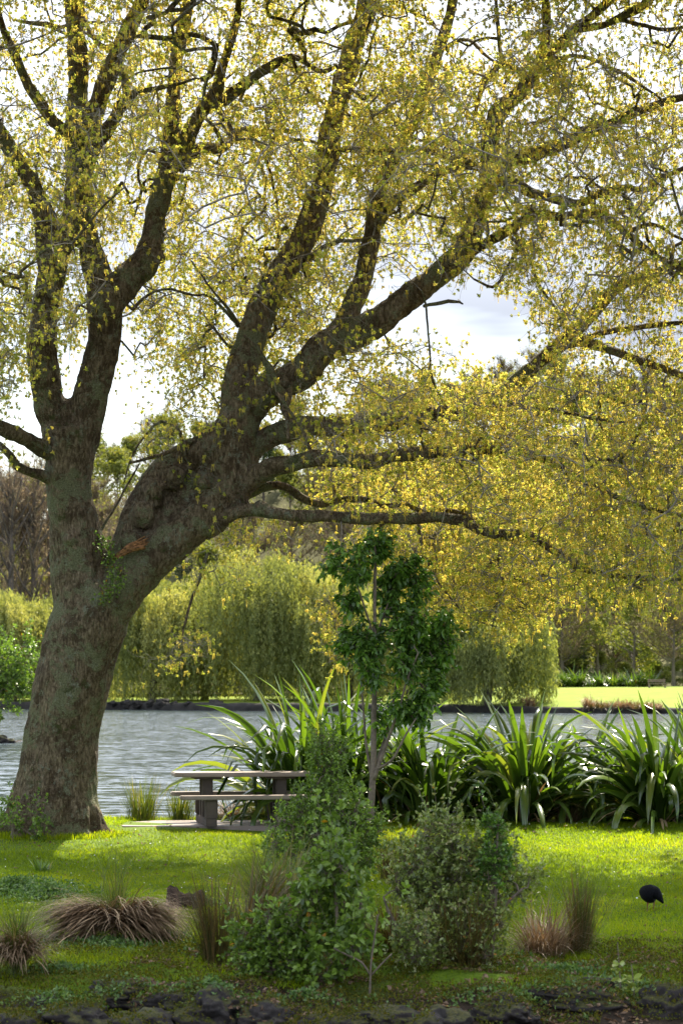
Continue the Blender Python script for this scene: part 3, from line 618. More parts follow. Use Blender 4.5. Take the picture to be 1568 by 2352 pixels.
# slender sapling in front of the flax
ds=31.2; sp=lambda px,py,w,dd=0:[*P(px,py,ds+dd),w*.5/F*ds]
stems=[[sp(848,1935,17),sp(852,1850,16),sp(857,1760,14),sp(858,1650,13),sp(860,1560,11),sp(861,1480,10),sp(860,1400,8),sp(861,1330,8),sp(862,1270,5)],
[sp(857,1800,9.5,.02),sp(842,1720,6.1,.1),sp(835,1640,5.4,.15),sp(830,1570,3.4,.2)],
[sp(858,1790,10.2,-.02),sp(890,1700,8.2,-.1),sp(915,1630,6.1,-.2),sp(935,1560,4.8,-.25),sp(960,1500,3.4,-.3)],
[sp(860,1770,8.2),sp(885,1690,6.1,.2),sp(905,1600,5.4,.3),sp(915,1520,4.1,.35),sp(920,1440,2.7,.4)],
[sp(858,1770,8.2),sp(900,1745,6.1,-.2),sp(930,1690,4.8,-.3),sp(955,1650,2.7,-.3)],
[sp(860,1490,7.5),sp(872,1440,6.1,.1),sp(890,1390,4.8,.1),sp(915,1330,3.4,.1),sp(930,1290,2.7,.1)],
[sp(861,1470,6.8),sp(845,1420,4.8,-.1),sp(825,1360,4.1,-.15),sp(808,1310,2.7,-.2)]]
shrub('sapling_tree','slender sapling with drooping dark glossy leaves in front of the flax clumps','tree',G(848,ds),stems,
[C(800,1290,ds-.1,44,44,60),C(820,1365,ds-.1,32,42,26),C(860,1265,ds,34,26,30),C(935,1300,ds,42,38,55),C(900,1345,ds+.1,34,26,22),C(950,1350,ds,24,26,14),
C(930,1420,ds,38,40,40),C(888,1400,ds+.1,14,44,16),C(820,1495,ds-.1,38,46,62),C(862,1530,ds-.2,34,42,40),C(925,1500,ds,56,56,95),C(1000,1470,ds+.1,34,48,56),C(985,1540,ds,36,34,36),C(955,1610,ds-.1,38,34,44),C(945,1665,ds-.1,30,28,30),C(880,1660,ds+.2,22,16,10)],
.088,.052,3,M['sapleaf'],.14,kind=8,fold=.3,droop=.45,zb=.1,spread=.9,dens=1.15,shoots=.3,lump=.13)

# shrubs in the foreground bed
da=27.5; sa=lambda px,py,w,d:[*P(px,py,d),w*.5/F*d]
shrub('leafy_shrub','light green small leaved shrub rising in front of the right end of the picnic table','shrub',G(748,27.2),
[[*[sa(745,2035,20,27.2),sa(748,1930,16,27.2),sa(750,1830,11,27.2),sa(752,1740,7,27.2)]],[sa(760,2000,12,27.1),sa(800,1900,9,27.0),sa(820,1850,5,26.9)],[sa(735,2000,12,27.1),sa(690,1920,9,27.0),sa(650,1880,5,26.9)]],
[C(752,1735,27.2,48,44,130),C(745,1800,27.2,44,30,70),C(720,1870,27.1,88,50,210),C(790,1885,27.0,64,50,150),C(745,1950,26.9,110,42,230),C(838,1925,27.0,34,44,70),C(848,1985,26.8,26,30,36),C(650,1915,26.8,54,34,70)],
.046,.024,5,M['shrubleaf'],.17)
shrub('broad_leaf_shrub','bushy shrub with broad oval mid green leaves in the middle of the foreground bed','shrub',G(775,20.9),
[[sa(775,2275,14,20.9),sa(775,2150,10,20.9),sa(770,2050,7,20.9),sa(760,1990,5,20.9)],[sa(780,2265,12,20.9),sa(820,2130,8,20.8),sa(830,2050,5,20.7)]],
[C(765,1985,21.,80,40,56),C(795,2075,20.9,50,50,40),C(735,2030,21.,50,44,34),C(745,2140,20.8,46,50,34),C(830,2150,20.7,32,70,40),C(770,2225,20.8,44,44,26),C(700,2080,21,36,40,22)],
.074,.042,4,M['shrubleaf'],.19,fold=.3,kind=8,droop=.15)
shrub('low_shrub','low dense grey green shrub left of the bare forked stem','shrub',G(625,21.1),
[[sa(625,2255,12,21.1),sa(620,2190,9,21.1),sa(615,2110,5,21.1)],[sa(630,2250,10,21.1),sa(680,2180,6,21.1)]],
[C(612,2135,21.2,54,52,84),C(655,2185,21.1,46,56,80),C(588,2200,21.,42,48,60),C(640,2235,20.9,56,34,50)],
.055,.032,5,M['shrubleaf'],.17)
shrub('pale_shrub','open shrub with small pale shiny leaves and two upright spires above the bed','shrub',G(1040,21.8),
[[sa(1000,2230,18,22.0),sa(1010,2120,14,22.0),sa(1020,2020,10,22.0),sa(1020,1920,6,22.0)],[sa(1090,2230,16,21.8),sa(1120,2100,12,21.8),sa(1135,1990,8,21.8),sa(1140,1900,4,21.8)],[sa(1050,2230,12,21.8),sa(1150,2090,9,21.8),sa(1200,2040,5,21.8)],[sa(960,2220,12,21.8),sa(900,2110,8,21.8),sa(880,2060,4,21.8)]],
[C(1015,1935,22.0,58,56,150),C(1070,1985,22.0,60,50,100),C(960,2010,22.0,90,44,170),C(1040,2060,21.9,110,46,220),C(1190,2035,22.0,52,34,60),C(1130,1960,21.8,34,40,60),C(950,2180,21.4,60,50,110),C(1050,2160,21.5,44,30,40),C(1140,2120,21.7,60,21.8,50),C(1040,2230,25.5,60,30,30),C(925,1950,22.3,40,21.8,18),C(1000,2090,21.9,80,34,60),C(1090,2200,21.5,40,22,16)],
.046,.026,4,M['paleleaf'],.19)
shrub('dark_spire_shrub','narrow dark leaved spire growing at the right side of the pale shrub','shrub',G(1135,21.9),
[[sa(1128,2200,12,21.7),sa(1136,2080,9,21.7),sa(1140,1980,6,21.7),sa(1143,1890,3,21.7)]],
[C(1142,1915,21.7,16,34,34),C(1138,1975,21.7,34,21.8,60),C(1118,2000,21.7,21.8,26,30)],.044,.027,4,M['sapleaf'],.12)
bs=empty('bare_forked_stem',G(850,20.5)); tag(bs,'bare forked grey stem standing in the leaf litter below the broad leaved shrub','shrub')
for s in ([sa(848,2300,6,20.5),sa(850,2250,5,20.5),sa(853,2200,4.5,20.5),sa(868,2100,4,20.5)],[sa(850,2240,4.5,20.5),sa(830,2210,5,20.5),sa(800,2195,5,20.5),sa(766,2178,4,20.5)],[sa(852,2240,4,20.5),sa(875,2215,4,20.5),sa(900,2190,3,20.5)]):
    q=catmull(np.array(s),.05); V,f=tube(q[:,:3],q[:,3],6,.05); mesh_np('stem',V,f,M['sapbark'],bs,True)
rebase(bs,G(850,20.5))
for k,(px,py0,py1,d,lab) in enumerate(((1420,2350,2165,20.6,'taller thin seedling with a few grey leaves on the lower right bank'),(1452,2345,2215,20.4,'shorter seedling with grey and yellowing leaves at the lower right'))):
    base=G(px,d); root=empty('bank_seedling',base); tag(root,lab,'seedling')
    q=catmull(np.array([[*(base+[0,0,-.05]),.008],[*P(px+3,(py0+py1)/2,d),.006],[*P(px-3,py1,d),.003]]),.05); V,f=tube(q[:,:3],q[:,3],6,.04); mesh_np('stem',V,f,M['sapbark'],root,True)
    n=17; t=R.random(n)**.6*.75+.1; b=np.array([q[int(x*(len(q)-1)),:3] for x in t]); az=R.random(n)*2*PI
    V,f=leaves(b,unit(np.stack([np.cos(az),np.sin(az),R.uniform(-.2,.9,n)],-1)),R.uniform(.08,.13,n),R.uniform(.035,.055,n),.3,8,.1); a=Acc(); a.add(V,f,.0)
    a.r=[R.uniform(.6,.96,n) for _ in f]; a.build('foliage',M['paleleaf'],root); rebase(root,base)
shrub('waterside_shrub','round glossy evergreen shrub overhanging the lake at the left edge','shrub',[(-20-CX)/F*104,104,.4],
[[[*P(-60,1700,104),.12],[*P(-50,1600,104),.08],[*P(-30,1520,104),.04]]],
[C(14,1530,104,74,66,420,60),C(-50,1560,104,90,90,300,70),C(10,1585,104,56,46,200,40),C(-25,1655,104,36,34,120,30)],
.15,.09,4,M['shrubleaf'],.25,step=.4,rt=.006,lump=.4)

# ------------------------------------------------------------------ flax, sedges, rushes
def flax(px,d,n,H,lab,spread=1.,lean=0.,seed=0,w=.085):
    n=int(n*1.05); base=G(px,d); root=empty('flax_clump',base); tag(root,lab,'flax plant',kind=None); a=Acc()
    az=R.random(n)*2*PI; th=np.abs(R.normal(0,.5*spread,n))+.04; m=9
    L=H*R.uniform(.62,1.06,n)*(1+.10*th); cur=R.uniform(.3,2.0,n)*(.6+th)*spread; n_=n
    dth=np.repeat((cur/m)[:,None],m,1)*np.linspace(.1,1.9,m)[None]
    kink=R.random(n)<.36; kp=R.integers(4,8,n)
    for i in np.where(kink)[0]: dth[i,kp[i]]+=R.uniform(1.1,2.2)
    b=base+np.stack([np.cos(az)*R.random(n)*.28,np.sin(az)*R.random(n)*.2,np.zeros(n)-.03],-1)
    V,f,rn=blades(b,az+R.normal(0,.15,n),th,dth,L,R.uniform(.7,1.3,n)*w*1.12,m,.42,R.normal(0,.5,n),prof=np.interp(np.linspace(0,1,m+1),[0,.3,.7,.9,1],[.75,1,.8,.4,.03]))
    a.add(V,f,rn); a.build('leaf_blades',M['flax'],root,True)
    # old brown skirts
    k=int(n*.28); az=R.random(k)*2*PI; b2=Acc(); bb=base+np.stack([np.cos(az)*.25,np.sin(az)*.2,np.zeros(k)],-1)
    V,f,rn=blades(bb,az,R.uniform(.5,1.2,k),R.uniform(.6,1.4,k),R.uniform(.5,1.3,k),.04,5); b2.add(V,f,rn); b2.build('dead_leaves',M['sedge'],root)
    rebase(root,base); return root
flax(700,35.6,125,2.5,'upright flax clump behind the right half of the picnic table',1.15)
flax(805,36.1,80,2.45,'upright yellow green flax clump just behind the sapling trunk',.75)
flax(985,35.7,115,1.95,'flax clump with pale drooping leaf tips just right of the sapling',1.0,w=.1)
flax(1205,35.5,170,2.0,'dome shaped flax clump by the water between the sapling and the open gap',1.05,w=.1)
flax(885,36.3,60,1.45,'shadowed flax clump directly behind the lower sapling branches',1.1)
flax(1100,36.3,60,1.4,'flax clump squeezed between its two pale tipped and dome shaped neighbours',1.1)
flax(1335,36.1,40,1.9,'sparse arching flax shoots beside the gap of open water',1.2)
flax(1510,34.9,170,1.95,'large flax clump with low arching leaves at the right edge',1.25,w=.1)
flax(1640,35.5,110,2.1,'flax clump half cut off by the right edge behind the large one',1.1)
def tuft(name,lab,cat,base,n,L,W,mat,th=.5,cur=1.2,r=.1,azr=None,parts='blades',th_min=0.,m=6,group=None):
    root=empty(name,base); tag(root,lab,cat,group)
    az=R.random(n)*2*PI if azr is None else R.uniform(azr[0],azr[1],n)
    rr=R.random(n)**.5*r; nl=max(8,n//14); lk=R.integers(0,nl,n); laz=R.random(nl)*2*PI; lth=R.normal(0,.5,nl)*th; lle=R.uniform(.7,1.15,nl)
    if azr is None: az=laz[lk]+R.normal(0,.25,n)
    ln=random.random()*6.28; sh=R.normal(0,.35,(5,2))*r; ci=R.integers(0,5,n)
    bb=np.array(base)+np.stack([np.cos(az)*rr+sh[ci,0],np.sin(az)*rr+sh[ci,1],np.full(n,-.03)],-1)
    V,f,rn=blades(bb,az+R.normal(0,.5,n),th_min+np.abs(R.normal(0,th,n))*(1+.6*np.cos(az-ln))*.7+np.abs(lth[lk])+(R.random(n)<.12)*R.uniform(.1,.5,n),cur*R.uniform(.2,1.9,n),L*R.beta(3,1.6,n)*1.15*lle[lk],W,m)
    a=Acc(); a.add(V,f,rn); a.build(parts,mat,root); rebase(root,base); return root
tuft('reed_tuft','upright green reed tuft at the water edge between trunk and picnic table','reeds',G(325,35.9),420,.72,.009,M['gsedge'],.13,.35,.14)
tuft('reed_tuft','thinner reed tuft seen behind the left end of the picnic benches','reeds',G(420,35.9),260,.62,.009,M['gsedge'],.13,.35,.13)
tuft('sedge_tuft','tan drooping sedge tuft seen under the table between its legs','sedge',G(530,36.0),520,.55,.010,M['sedge'],.45,1.7,.12)
tuft('sedge_tuft','straw coloured sedge tuft behind the middle of the table','sedge',G(600,36.1),520,.62,.010,M['gsedge'],.45,1.6,.12)
tuft('sedge_tuft','fine green sedge tuft at the foot of the gap of open water','sedge',G(1372,35.3),620,.85,.010,M['gsedge'],.3,1.1,.14)
tuft('sedge_tuft','low drooping sedge between the dome shaped flax and the gap of water','sedge',G(1300,35.4),420,.55,.010,M['sedge'],.4,1.5,.14)
# the brown tussock: two sweeping sides of dead leaves and a green heart
d=23.4; base=G(262,d); root=empty('brown_tussock',base+[0,0,.12]); tag(root,'wide collapsed brown sedge tussock with green shoots in its middle, left of the stump','sedge')
for azc,n,part in ((PI+.35,1700,'dry_leaves'),(-.35,1500,'dry_leaves')):
    lk=R.integers(0,55,n); la_=R.normal(azc,.42,55); lt_=R.normal(.08,.30,55); ll_=R.uniform(.75,1.15,55); az=la_[lk]+R.normal(0,.10,n); bb=base+np.stack([R.normal(0,.13,n)+math.cos(azc)*.1,R.normal(0,.10,n),R.uniform(.08,.26,n)],-1)
    V,f,rn=blades(bb,az,.85+lt_[lk]+R.normal(0,.13,n),1.45-lt_[lk]+R.normal(0,.25,n),(.32+.34*R.beta(2,1.5,n))*ll_[lk],.013,7); a=Acc(); a.add(V,f,rn); a.build(part,M['sedge'],root)
az=R.random(130)*2*PI; n=130; V,f,rn=blades(base+np.stack([R.normal(0,.06,n),R.normal(0,.06,n),R.uniform(.0,.35,n)],-1),az,np.abs(R.normal(0,.25,n)),R.uniform(.2,1.1,n),R.uniform(.3,.75,n),.007,6); a=Acc(); a.add(V,f,rn); a.build('green_shoots',M['gsedge'],root)
rebase(root,base)
d=21.4; base=G(40,d); root=empty('brown_tussock',base); tag(root,'small brown sedge tussock cut off by the left edge of the rocky bank','sedge')
n=900; V,f,rn=blades(base+np.stack([R.normal(0,.07,n),R.normal(0,.07,n),R.uniform(.15,.3,n)],-1),R.random(n)*2*PI,R.uniform(.4,1.2,n),R.uniform(.8,1.6,n),R.uniform(.25,.5,n),.009,6); a=Acc(); a.add(V,f,rn); a.build('dry_leaves',M['sedge'],root)
n=260; V,f,rn=blades(base+np.stack([R.normal(0,.05,n),R.normal(0,.05,n),R.uniform(0,.25,n)],-1),R.random(n)*2*PI,np.abs(R.normal(0,.3,n)),R.uniform(.2,.9,n),R.uniform(.3,.6,n),.007,6); a=Acc(); a.add(V,f,rn); a.build('green_shoots',M['gsedge'],root); rebase(root,base)
tuft('rush_clump','tall upright brown rush clump left of the shrubs','rushes',G(503,22.1),420,.95,.006,M['rbrush'],.10,.35,.10)
tuft('feathery_grass','tall feathery grass leaning right between the rushes and the central shrubs','grass clump',G(560,22.6),900,1.2,.008,M['rbrush'],.25,.95,.12,(-.7,1.2))
tuft('feathery_grass','dim green grass clump behind the low shrub','grass clump',G(640,24.5),900,1.1,.007,M['gsedge'],.3,.9,.15)
tuft('rush_clump','upright green rush clump at the right end of the bed','rushes',G(1342,22.8),300,.82,.006,M['gsedge'],.09,.25,.08)
tuft('rush_clump','thin reddish rush stalks inside the green rush clump','rushes',G(1328,22.7),140,.85,.006,M['rbrush'],.08,.2,.08)
tuft('brown_grass_clump','loose brown grass clump leaning between pale shrub and green rushes','grass clump',G(1250,22.6),700,.66,.008,M['sedge'],.4,1.1,.16)
tuft('brown_grass_clump','dark rusty grass clump under the pale shrub','grass clump',G(1060,21.6),620,.8,.007,M['rbrush'],.2,.7,.16)
tuft('brown_grass_clump','dark brown grass clump between the broad leaved and pale shrubs','grass clump',G(905,22.6),620,.75,.007,M['rbrush'],.25,.8,.2)
tuft('brown_grass_clump','rusty seed grass standing behind the pale shrub','grass clump',G(905,28.2),380,.72,.006,M['rbrush'],.15,.4,.2)
shrub('trunk_foot_shrub','low dark leafy seedlings against the left foot of the oak trunk','shrub',G(30,32.3),[[[*(G(30,32.3)),.01],[*(G(30,32.3)+[0,0,.25]),.005]]],[C(14,1890,32.3,46,44,60),C(80,1910,32.3,30,22,26)],.05,.03,4,M['shrubleaf'],.12)
tuft('dark_weed_tuft','small dark weed tuft on the shaded lawn near the trunk','weed',G(95,29.2),60,.22,.02,M['shrubleaf'],.3,.5,.05)

# ------------------------------------------------------------------ rocks, stump
def rock(px,d,rx,ry,rz,seed,name,lab,sink=.35,flat=1.):
    import bmesh
    bm=bmesh.new(); bmesh.ops.create_icosphere(bm,subdivisions=5,radius=1)
    for v in bm.verts:
        c=v.co.copy(); k=1+.42*mn.noise(c*1.3+Vector((seed,0,0)))+.20*mn.noise(c*3.1+Vector((0,seed,0)))+.08*mn.noise(c*8+Vector((0,0,seed)))+.035*mn.noise(c*19)
        q=c*k; q.x*=rx; q.y*=ry; q.z*=rz*.8; v.co=q
    me=bpy.data.meshes.new(name); bm.to_mesh(me); bm.free(); me.materials.append(M['rock'])
    me.polygons.foreach_set('use_smooth',[True]*len(me.polygons))
    o=bpy.data.objects.new(name,me); col.objects.link(o)
    x=(px-CX)/F*d; rz=rz; o.location=(x,d-.15,float(near_h(np.array([[x]]),np.array([[d]]))[0,0])-rz*.25); o.rotation_euler=(0,0,seed)
    tag(o,lab,'rock',None); return o
RK=[(40,19.9,.42,.3,.22,1.3,'dark lava rock in the bottom left corner'),(190,20.1,.44,.28,.20,2.1,'long ridged dark rock right of the corner rock, low on the left bank'),(120,20.6,.34,.25,.15,3.7,'flat brown rock above the long ridged rock, below the small tussock'),
(330,19.7,.40,.26,.22,4.4,'rounded rock at the bottom edge below the mossy hollow'),(300,20.75,.50,.3,.16,5.2,'mossy orange topped rock under the brown tussock'),(420,20.4,.36,.25,.18,6.8,'moss covered boulder right of the orange topped rock'),
(490,20.2,.42,.28,.24,7.5,'big dark rock at the bottom, left of the central shrubs'),(620,20.0,.38,.25,.22,8.1,'dark rock below the low dense shrub'),(740,19.7,.36,.25,.2,9.9,'shadowed rock at the bottom edge below the bare forked stem'),
(1010,19.8,.40,.25,.22,10.6,'black rock at the bottom edge right of the bare stem'),(1160,20.1,.36,.24,.18,11.2,'flat grey rock at the bottom, below the rusty grass'),(1330,20.4,.42,.26,.16,12.5,'broad brown rock left of the seedlings'),
(1370,20.9,.24,.2,.13,13.1,'small lichen grey stone right behind the seedling stems'),(1545,20.3,.34,.28,.26,14.9,'rough lichen spotted boulder in the bottom right corner'),(210,19.4,.3,.2,.15,17.2,'half hidden stone at the very bottom left'),(880,19.9,.3,.25,.14,18.4,'low stone sunk in leaf litter under the forked stem')]
for r in RK: rock(*r[:6],'bank_rock',r[6])

from mathutils.bvhtree import BVHTree
bv=[];bf=[];off=0
for o in [o for o in col.objects if o.name.startswith('bank_rock')]:
    mw=o.matrix_basis; bv+=[mw@v.co for v in o.data.vertices]; bf+=[[off+k for k in p.vertices] for p in o.data.polygons]; off+=len(o.data.vertices)
BV=BVHTree.FromPolygons(bv,bf)
def ztop(x,y):
    z=near_h(x,y)
    for i in range(len(x)):
        if y[i]<21.6:
            h=BV.ray_cast((float(x[i]),float(y[i]),3),(0,0,-1))[0]
            if h is not None and h.z>z[i]: z[i]=h.z
    return z
# ------------------------------------------------------------------ lawn blades, ground cover, litter
def inview(n,y0,y1,x0=-60,x1=1628):
    y=np.sqrt(R.uniform(y0**2,y1**2,n)); px=R.uniform(x0,x1,n); return (px-CX)/F*y,y
n=330000; x,y=inview(n,20.6,36.3,-160,1728); ok=y<edge_y(x)+.02
pd=(x>(285-CX)/F*34.4)&(x<(770-CX)/F*34.4)&(y>33.55)&(y<35.6); ok&=~pd
prob=np.clip((y-20.3)/1.6,.04,1); nz=np.array([mn.noise((a*1.1,b*1.1,0)) for a,b in zip((x).tolist(),y.tolist())]); ok&=R.random(n)<np.clip(prob+nz*.7*(y<23.5),0.02,1)
# no turf inside the planted bed right under the shrubs or under the trunk
bedm=(((x-(900-CX)/F*22)/1.7)**2+((y-22.0)/1.3)**2<1); ok&=~(bedm&(R.random(n)<.85)); tr_=((x-(128-CX)/F*DT)/1.5)**2+((y-DT+.5)/1.6)**2; ok&=~((tr_<1)&(R.random(n)<.65))
x=x[ok];y=y[ok];n=len(x)
tall=np.array([mn.noise((a*.7+9,b*.7,0)) for a,b in zip(x.tolist(),y.tolist())])
Lb=R.uniform(.022,.05,n)*(1+.9*np.clip(tall,0,1)); Lb*=np.where(y<24.5,1.35,1)
V,f,rn=blades(np.stack([x,y,gz(x,y)-.004],-1),R.random(n)*2*PI,R.uniform(0,.7,n),R.uniform(.2,.9,n),Lb,.0085,2,prof=np.array([.9,.8,.05]))
pn=np.array([mn.fractal((a_*.55,b_*.55,5),1,2,3) for a_,b_ in zip(x.tolist(),y.tolist())]); rn=np.repeat(np.clip(.42+.55*pn+R.normal(0,.2,n),0,.97),2)
a=Acc(); a.add(V,f,rn); tag(a.build('lawn_grass',M['grass']),'short mown lawn grass between the bed and the lake','grass',kind='stuff')
# longer fringe at the lawn's lakeside edge
n=9000; x=R.uniform(-5.5,5.8,n); y=edge_y(x)+R.normal(-.12,.12,n); an=R.uniform(PI,2*PI,3500); rr_=np.abs(R.normal(0,.16,3500)); x=np.concatenate([x,(128-CX)/F*DT+np.cos(an)*(.70+rr_)]); y=np.concatenate([y,DT+np.sin(an)*(.66+rr_)]); n=len(x); V,f,rn=blades(np.stack([x,y,gz(x,y)-.02],-1),R.random(n)*2*PI,R.uniform(0,.5,n),R.uniform(.2,.9,n),R.uniform(.05,.13,n),.009,3); a=Acc(); a.add(V,f,rn)
tag(a.build('edge_grass',M['grass']),'longer grass fringe along the lake edge','grass',kind='stuff')
# moss and weeds over the bank
n=60000; x,y=inview(n,19.0,23.2,-120,1690); nz=np.array([mn.noise((a*1.6+4,b*1.6,2)) for a,b in zip(x.tolist(),y.tolist())]); ok=nz>-.15; x=x[ok];y=y[ok];n=len(x)
hz=ztop(x,y); V,f=leaves(np.stack([x,y,hz+R.uniform(0,.05,n)],-1),unit(R.normal(0,1,(n,3))+[0,-.2,.5]),R.uniform(.015,.04,n),R.uniform(.01,.024,n),.2); a=Acc(); a.add(V,f); a.r=[R.random(n) for _ in f]
tag(a.build('bank_weeds',M['weed']),'low mossy weeds scattered over the rocky bank','weeds',kind='stuff')
# nettle-like cover at the left
a=Acc()
for cx,cd,rx,ry,n in ((30,27.2,.75,.9,2600),(110,26.6,.5,.6,900),(250,23.0,.9,.45,1500),(380,23.6,.6,.4,700),(150,21.6,.5,.3,700),(180,20.3,.8,.35,900),(480,20.2,.7,.3,600),(700,20.2,.6,.3,400),(1180,20.2,.9,.4,800),(1480,20.6,.5,.4,700),(520,22.6,.6,.4,500),(1000,22.8,1.2,.5,900),(1300,21.5,.8,.5,600),(470,26.0,.35,.3,300)):
    an=R.random(n)*2*PI; r=np.abs(R.normal(0,.62,n)); x=(cx-CX)/F*cd+np.cos(an)*r*rx; y=cd+np.sin(an)*r*ry; hh=.16 if cx<130 else .07
    V,f=leaves(np.stack([x,y,ztop(x,y)+R.uniform(.01,hh,n)*np.clip(1-r*.6,.1,1)],-1),unit(R.normal(0,1,(n,3))+[0,-.2,.25]),R.uniform(.03,.055,n),R.uniform(.02,.034,n),.2)
    for q in f: a.f.append(q+a.n); a.r.append(R.random(n))
    a.v.append(V); a.n+=len(V)
tag(a.build('ground_cover',M['cover']),'soft green ground cover leaves left of the brown tussock and along the bank','ground cover',kind='stuff')
n=11000; x,y=inview(n,19.4,24.2,300,1620)
k_=900; x=np.concatenate([x,R.uniform(-5,5,k_)]); y=np.concatenate([y,R.uniform(23,34.5,k_)]); nz=np.array([mn.noise((a*1.2,b*1.2,7)) for a,b in zip(x.tolist(),y.tolist())]); ok=((nz>-.05)&(R.random(n+k_)<np.clip((24.2-y)/2.6,0,1)))|(np.arange(n+k_)>=n); x=x[ok];y=y[ok];n=len(x)
V,f=leaves(np.stack([x,y,ztop(x,y)+.012],-1),unit(R.normal(0,1,(n,3))*[1,1,.25]),R.uniform(.03,.075,n),R.uniform(.018,.04,n),.25); a=Acc(); a.add(V,f); a.r=[R.random(n) for _ in f]
tag(a.build('leaf_litter',M['litter']),'fallen brown leaves littering the soil under the shrubs','leaf litter',kind='stuff')
n=420; x,y=inview(n,22,35.4,-40,1600); V,f=leaves(np.stack([x,y,gz(x,y)+.03],-1),unit(R.normal(0,1,(n,3))*[1,1,.3]),R.uniform(.012,.028,n),R.uniform(.012,.022,n),.1); a=Acc(); a.add(V,f)
tag(a.build('lawn_daisies',M['petal']),'tiny white daisies and petals dotted over the lawn','flowers',kind='stuff')

o=rock(378,36.15,.20,.12,.10,21.3,'shore_stone','flat pale stone at the water edge right of the upright reed tuft')
o=rock(6,101,.55,.4,.3,22.3,'lake_rock','dark rock in the lake at the far left below the round shrub'); o.location.z=-.30
# hollow stump
d=25.6; base=G(432,d,-.07); root=empty('hollow_stump',base); tag(root,'low rotten hollow tree stump between the brown tussock and tall rushes','stump')
sd=28; a=np.arange(sd)/sd*2*PI; rows=[]
prof=[(1.15,-.05),(1.0,.06),(.97,.15),(.95,.22),(.82,.25),(.62,.22),(.5,.08),(.45,0)]
for r,z in prof:
    k=np.array([1+.34*mn.noise((math.cos(t)*1.5,math.sin(t)*1.5,z*3))+.16*mn.noise((math.cos(t)*5,math.sin(t)*5,z*9)) for t in a])
    zz=z*.85+(.20*np.array([mn.noise((math.cos(t)*2.5,math.sin(t)*2.5,4)) for t in a])-(.16*np.exp(-((a-4.6)/.5)**2) if z>.12 else 0))
    rows.append(np.stack([base[0]+np.cos(a)*r*.21*k,base[1]+np.sin(a)*r*.17*k,base[2]+zz*1.0],-1))
V=np.concatenate(rows); i=(np.arange(len(prof)-1)*sd)[:,None]; j=np.arange(sd)[None]; k=(j+1)%sd
mesh_np('stump_shell',V,[np.stack([i+j,i+k,i+sd+k,i+sd+j],-1).reshape(-1,4)],M['stump'],root,True); rebase(root,base)

# ------------------------------------------------------------------ picnic table
def slab(name,L,W,H,ch,z,mat,parent,y=0,x=0,bev=.012):
    import bmesh
    bm=bmesh.new(); hx,hy=L/2,W/2
    pts=[(-hx+ch,-hy),(hx-ch,-hy),(hx,-hy+ch),(hx,hy-ch),(hx-ch,hy),(-hx+ch,hy),(-hx,hy-ch),(-hx,-hy+ch)] if ch else [(-hx,-hy),(hx,-hy),(hx,hy),(-hx,hy)]
    vs=[bm.verts.new((x+a,y+b,z)) for a,b in pts]; fc=bm.faces.new(vs); r=bmesh.ops.extrude_face_region(bm,geom=[fc]); bmesh.ops.translate(bm,verts=[v for v in r['geom'] if isinstance(v,bmesh.types.BMVert)],vec=(0,0,H))
    bmesh.ops.recalc_face_normals(bm,faces=bm.faces); bmesh.ops.bevel(bm,geom=bm.edges[:],offset=bev,segments=2,affect='EDGES')
    me=bpy.data.meshes.new(name); bm.to_mesh(me); bm.free(); me.materials.append(mat); o=bpy.data.objects.new(name,me); col.objects.link(o); o.parent=parent; return o
padc=np.array([(540-CX)/F*34.55,34.55])
import bmesh
bm=bmesh.new(); pts=[(-1.55,-.62),(-1.75,.15),(-1.2,.85),(1.6,1.0),(1.9,-.55),(.4,-.68)]
vs=[bm.verts.new((a,b,-.08)) for a,b in pts]; fc=bm.faces.new(vs); r=bmesh.ops.extrude_face_region(bm,geom=[fc]); bmesh.ops.translate(bm,verts=[v for v in r['geom'] if isinstance(v,bmesh.types.BMVert)],vec=(0,0,.11)); bmesh.ops.recalc_face_normals(bm,faces=bm.faces)
me=bpy.data.meshes.new('concrete_paving'); bm.to_mesh(me); bm.free(); me.materials.append(M['conctop']); o=bpy.data.objects.new('concrete_paving',me); col.objects.link(o); o.location=(padc[0],padc[1],.0); tag(o,kind='structure')
tx=(558-CX)/F*34.45
tb=empty('picnic_table',(tx,34.45,.03)); tb.rotation_euler.z=math.radians(9.5); tag(tb,'weathered concrete picnic table with two fixed benches on a paved pad by the lake','picnic table')
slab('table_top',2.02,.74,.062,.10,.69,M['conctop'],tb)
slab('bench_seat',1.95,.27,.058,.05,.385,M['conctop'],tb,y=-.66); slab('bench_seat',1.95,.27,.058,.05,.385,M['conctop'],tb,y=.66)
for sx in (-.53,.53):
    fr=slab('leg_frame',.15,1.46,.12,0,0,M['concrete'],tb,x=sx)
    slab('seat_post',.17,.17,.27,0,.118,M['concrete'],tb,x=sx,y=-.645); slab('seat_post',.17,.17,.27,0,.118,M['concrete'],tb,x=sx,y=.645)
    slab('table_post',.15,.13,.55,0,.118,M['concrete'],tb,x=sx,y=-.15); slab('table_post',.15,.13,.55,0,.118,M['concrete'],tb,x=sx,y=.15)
    slab('table_bracket',.40,.60,.035,.03,.657,M['concrete'],tb,x=sx); slab('cross_tie',.08,.18,.12,0,.40,M['concrete'],tb,x=sx)

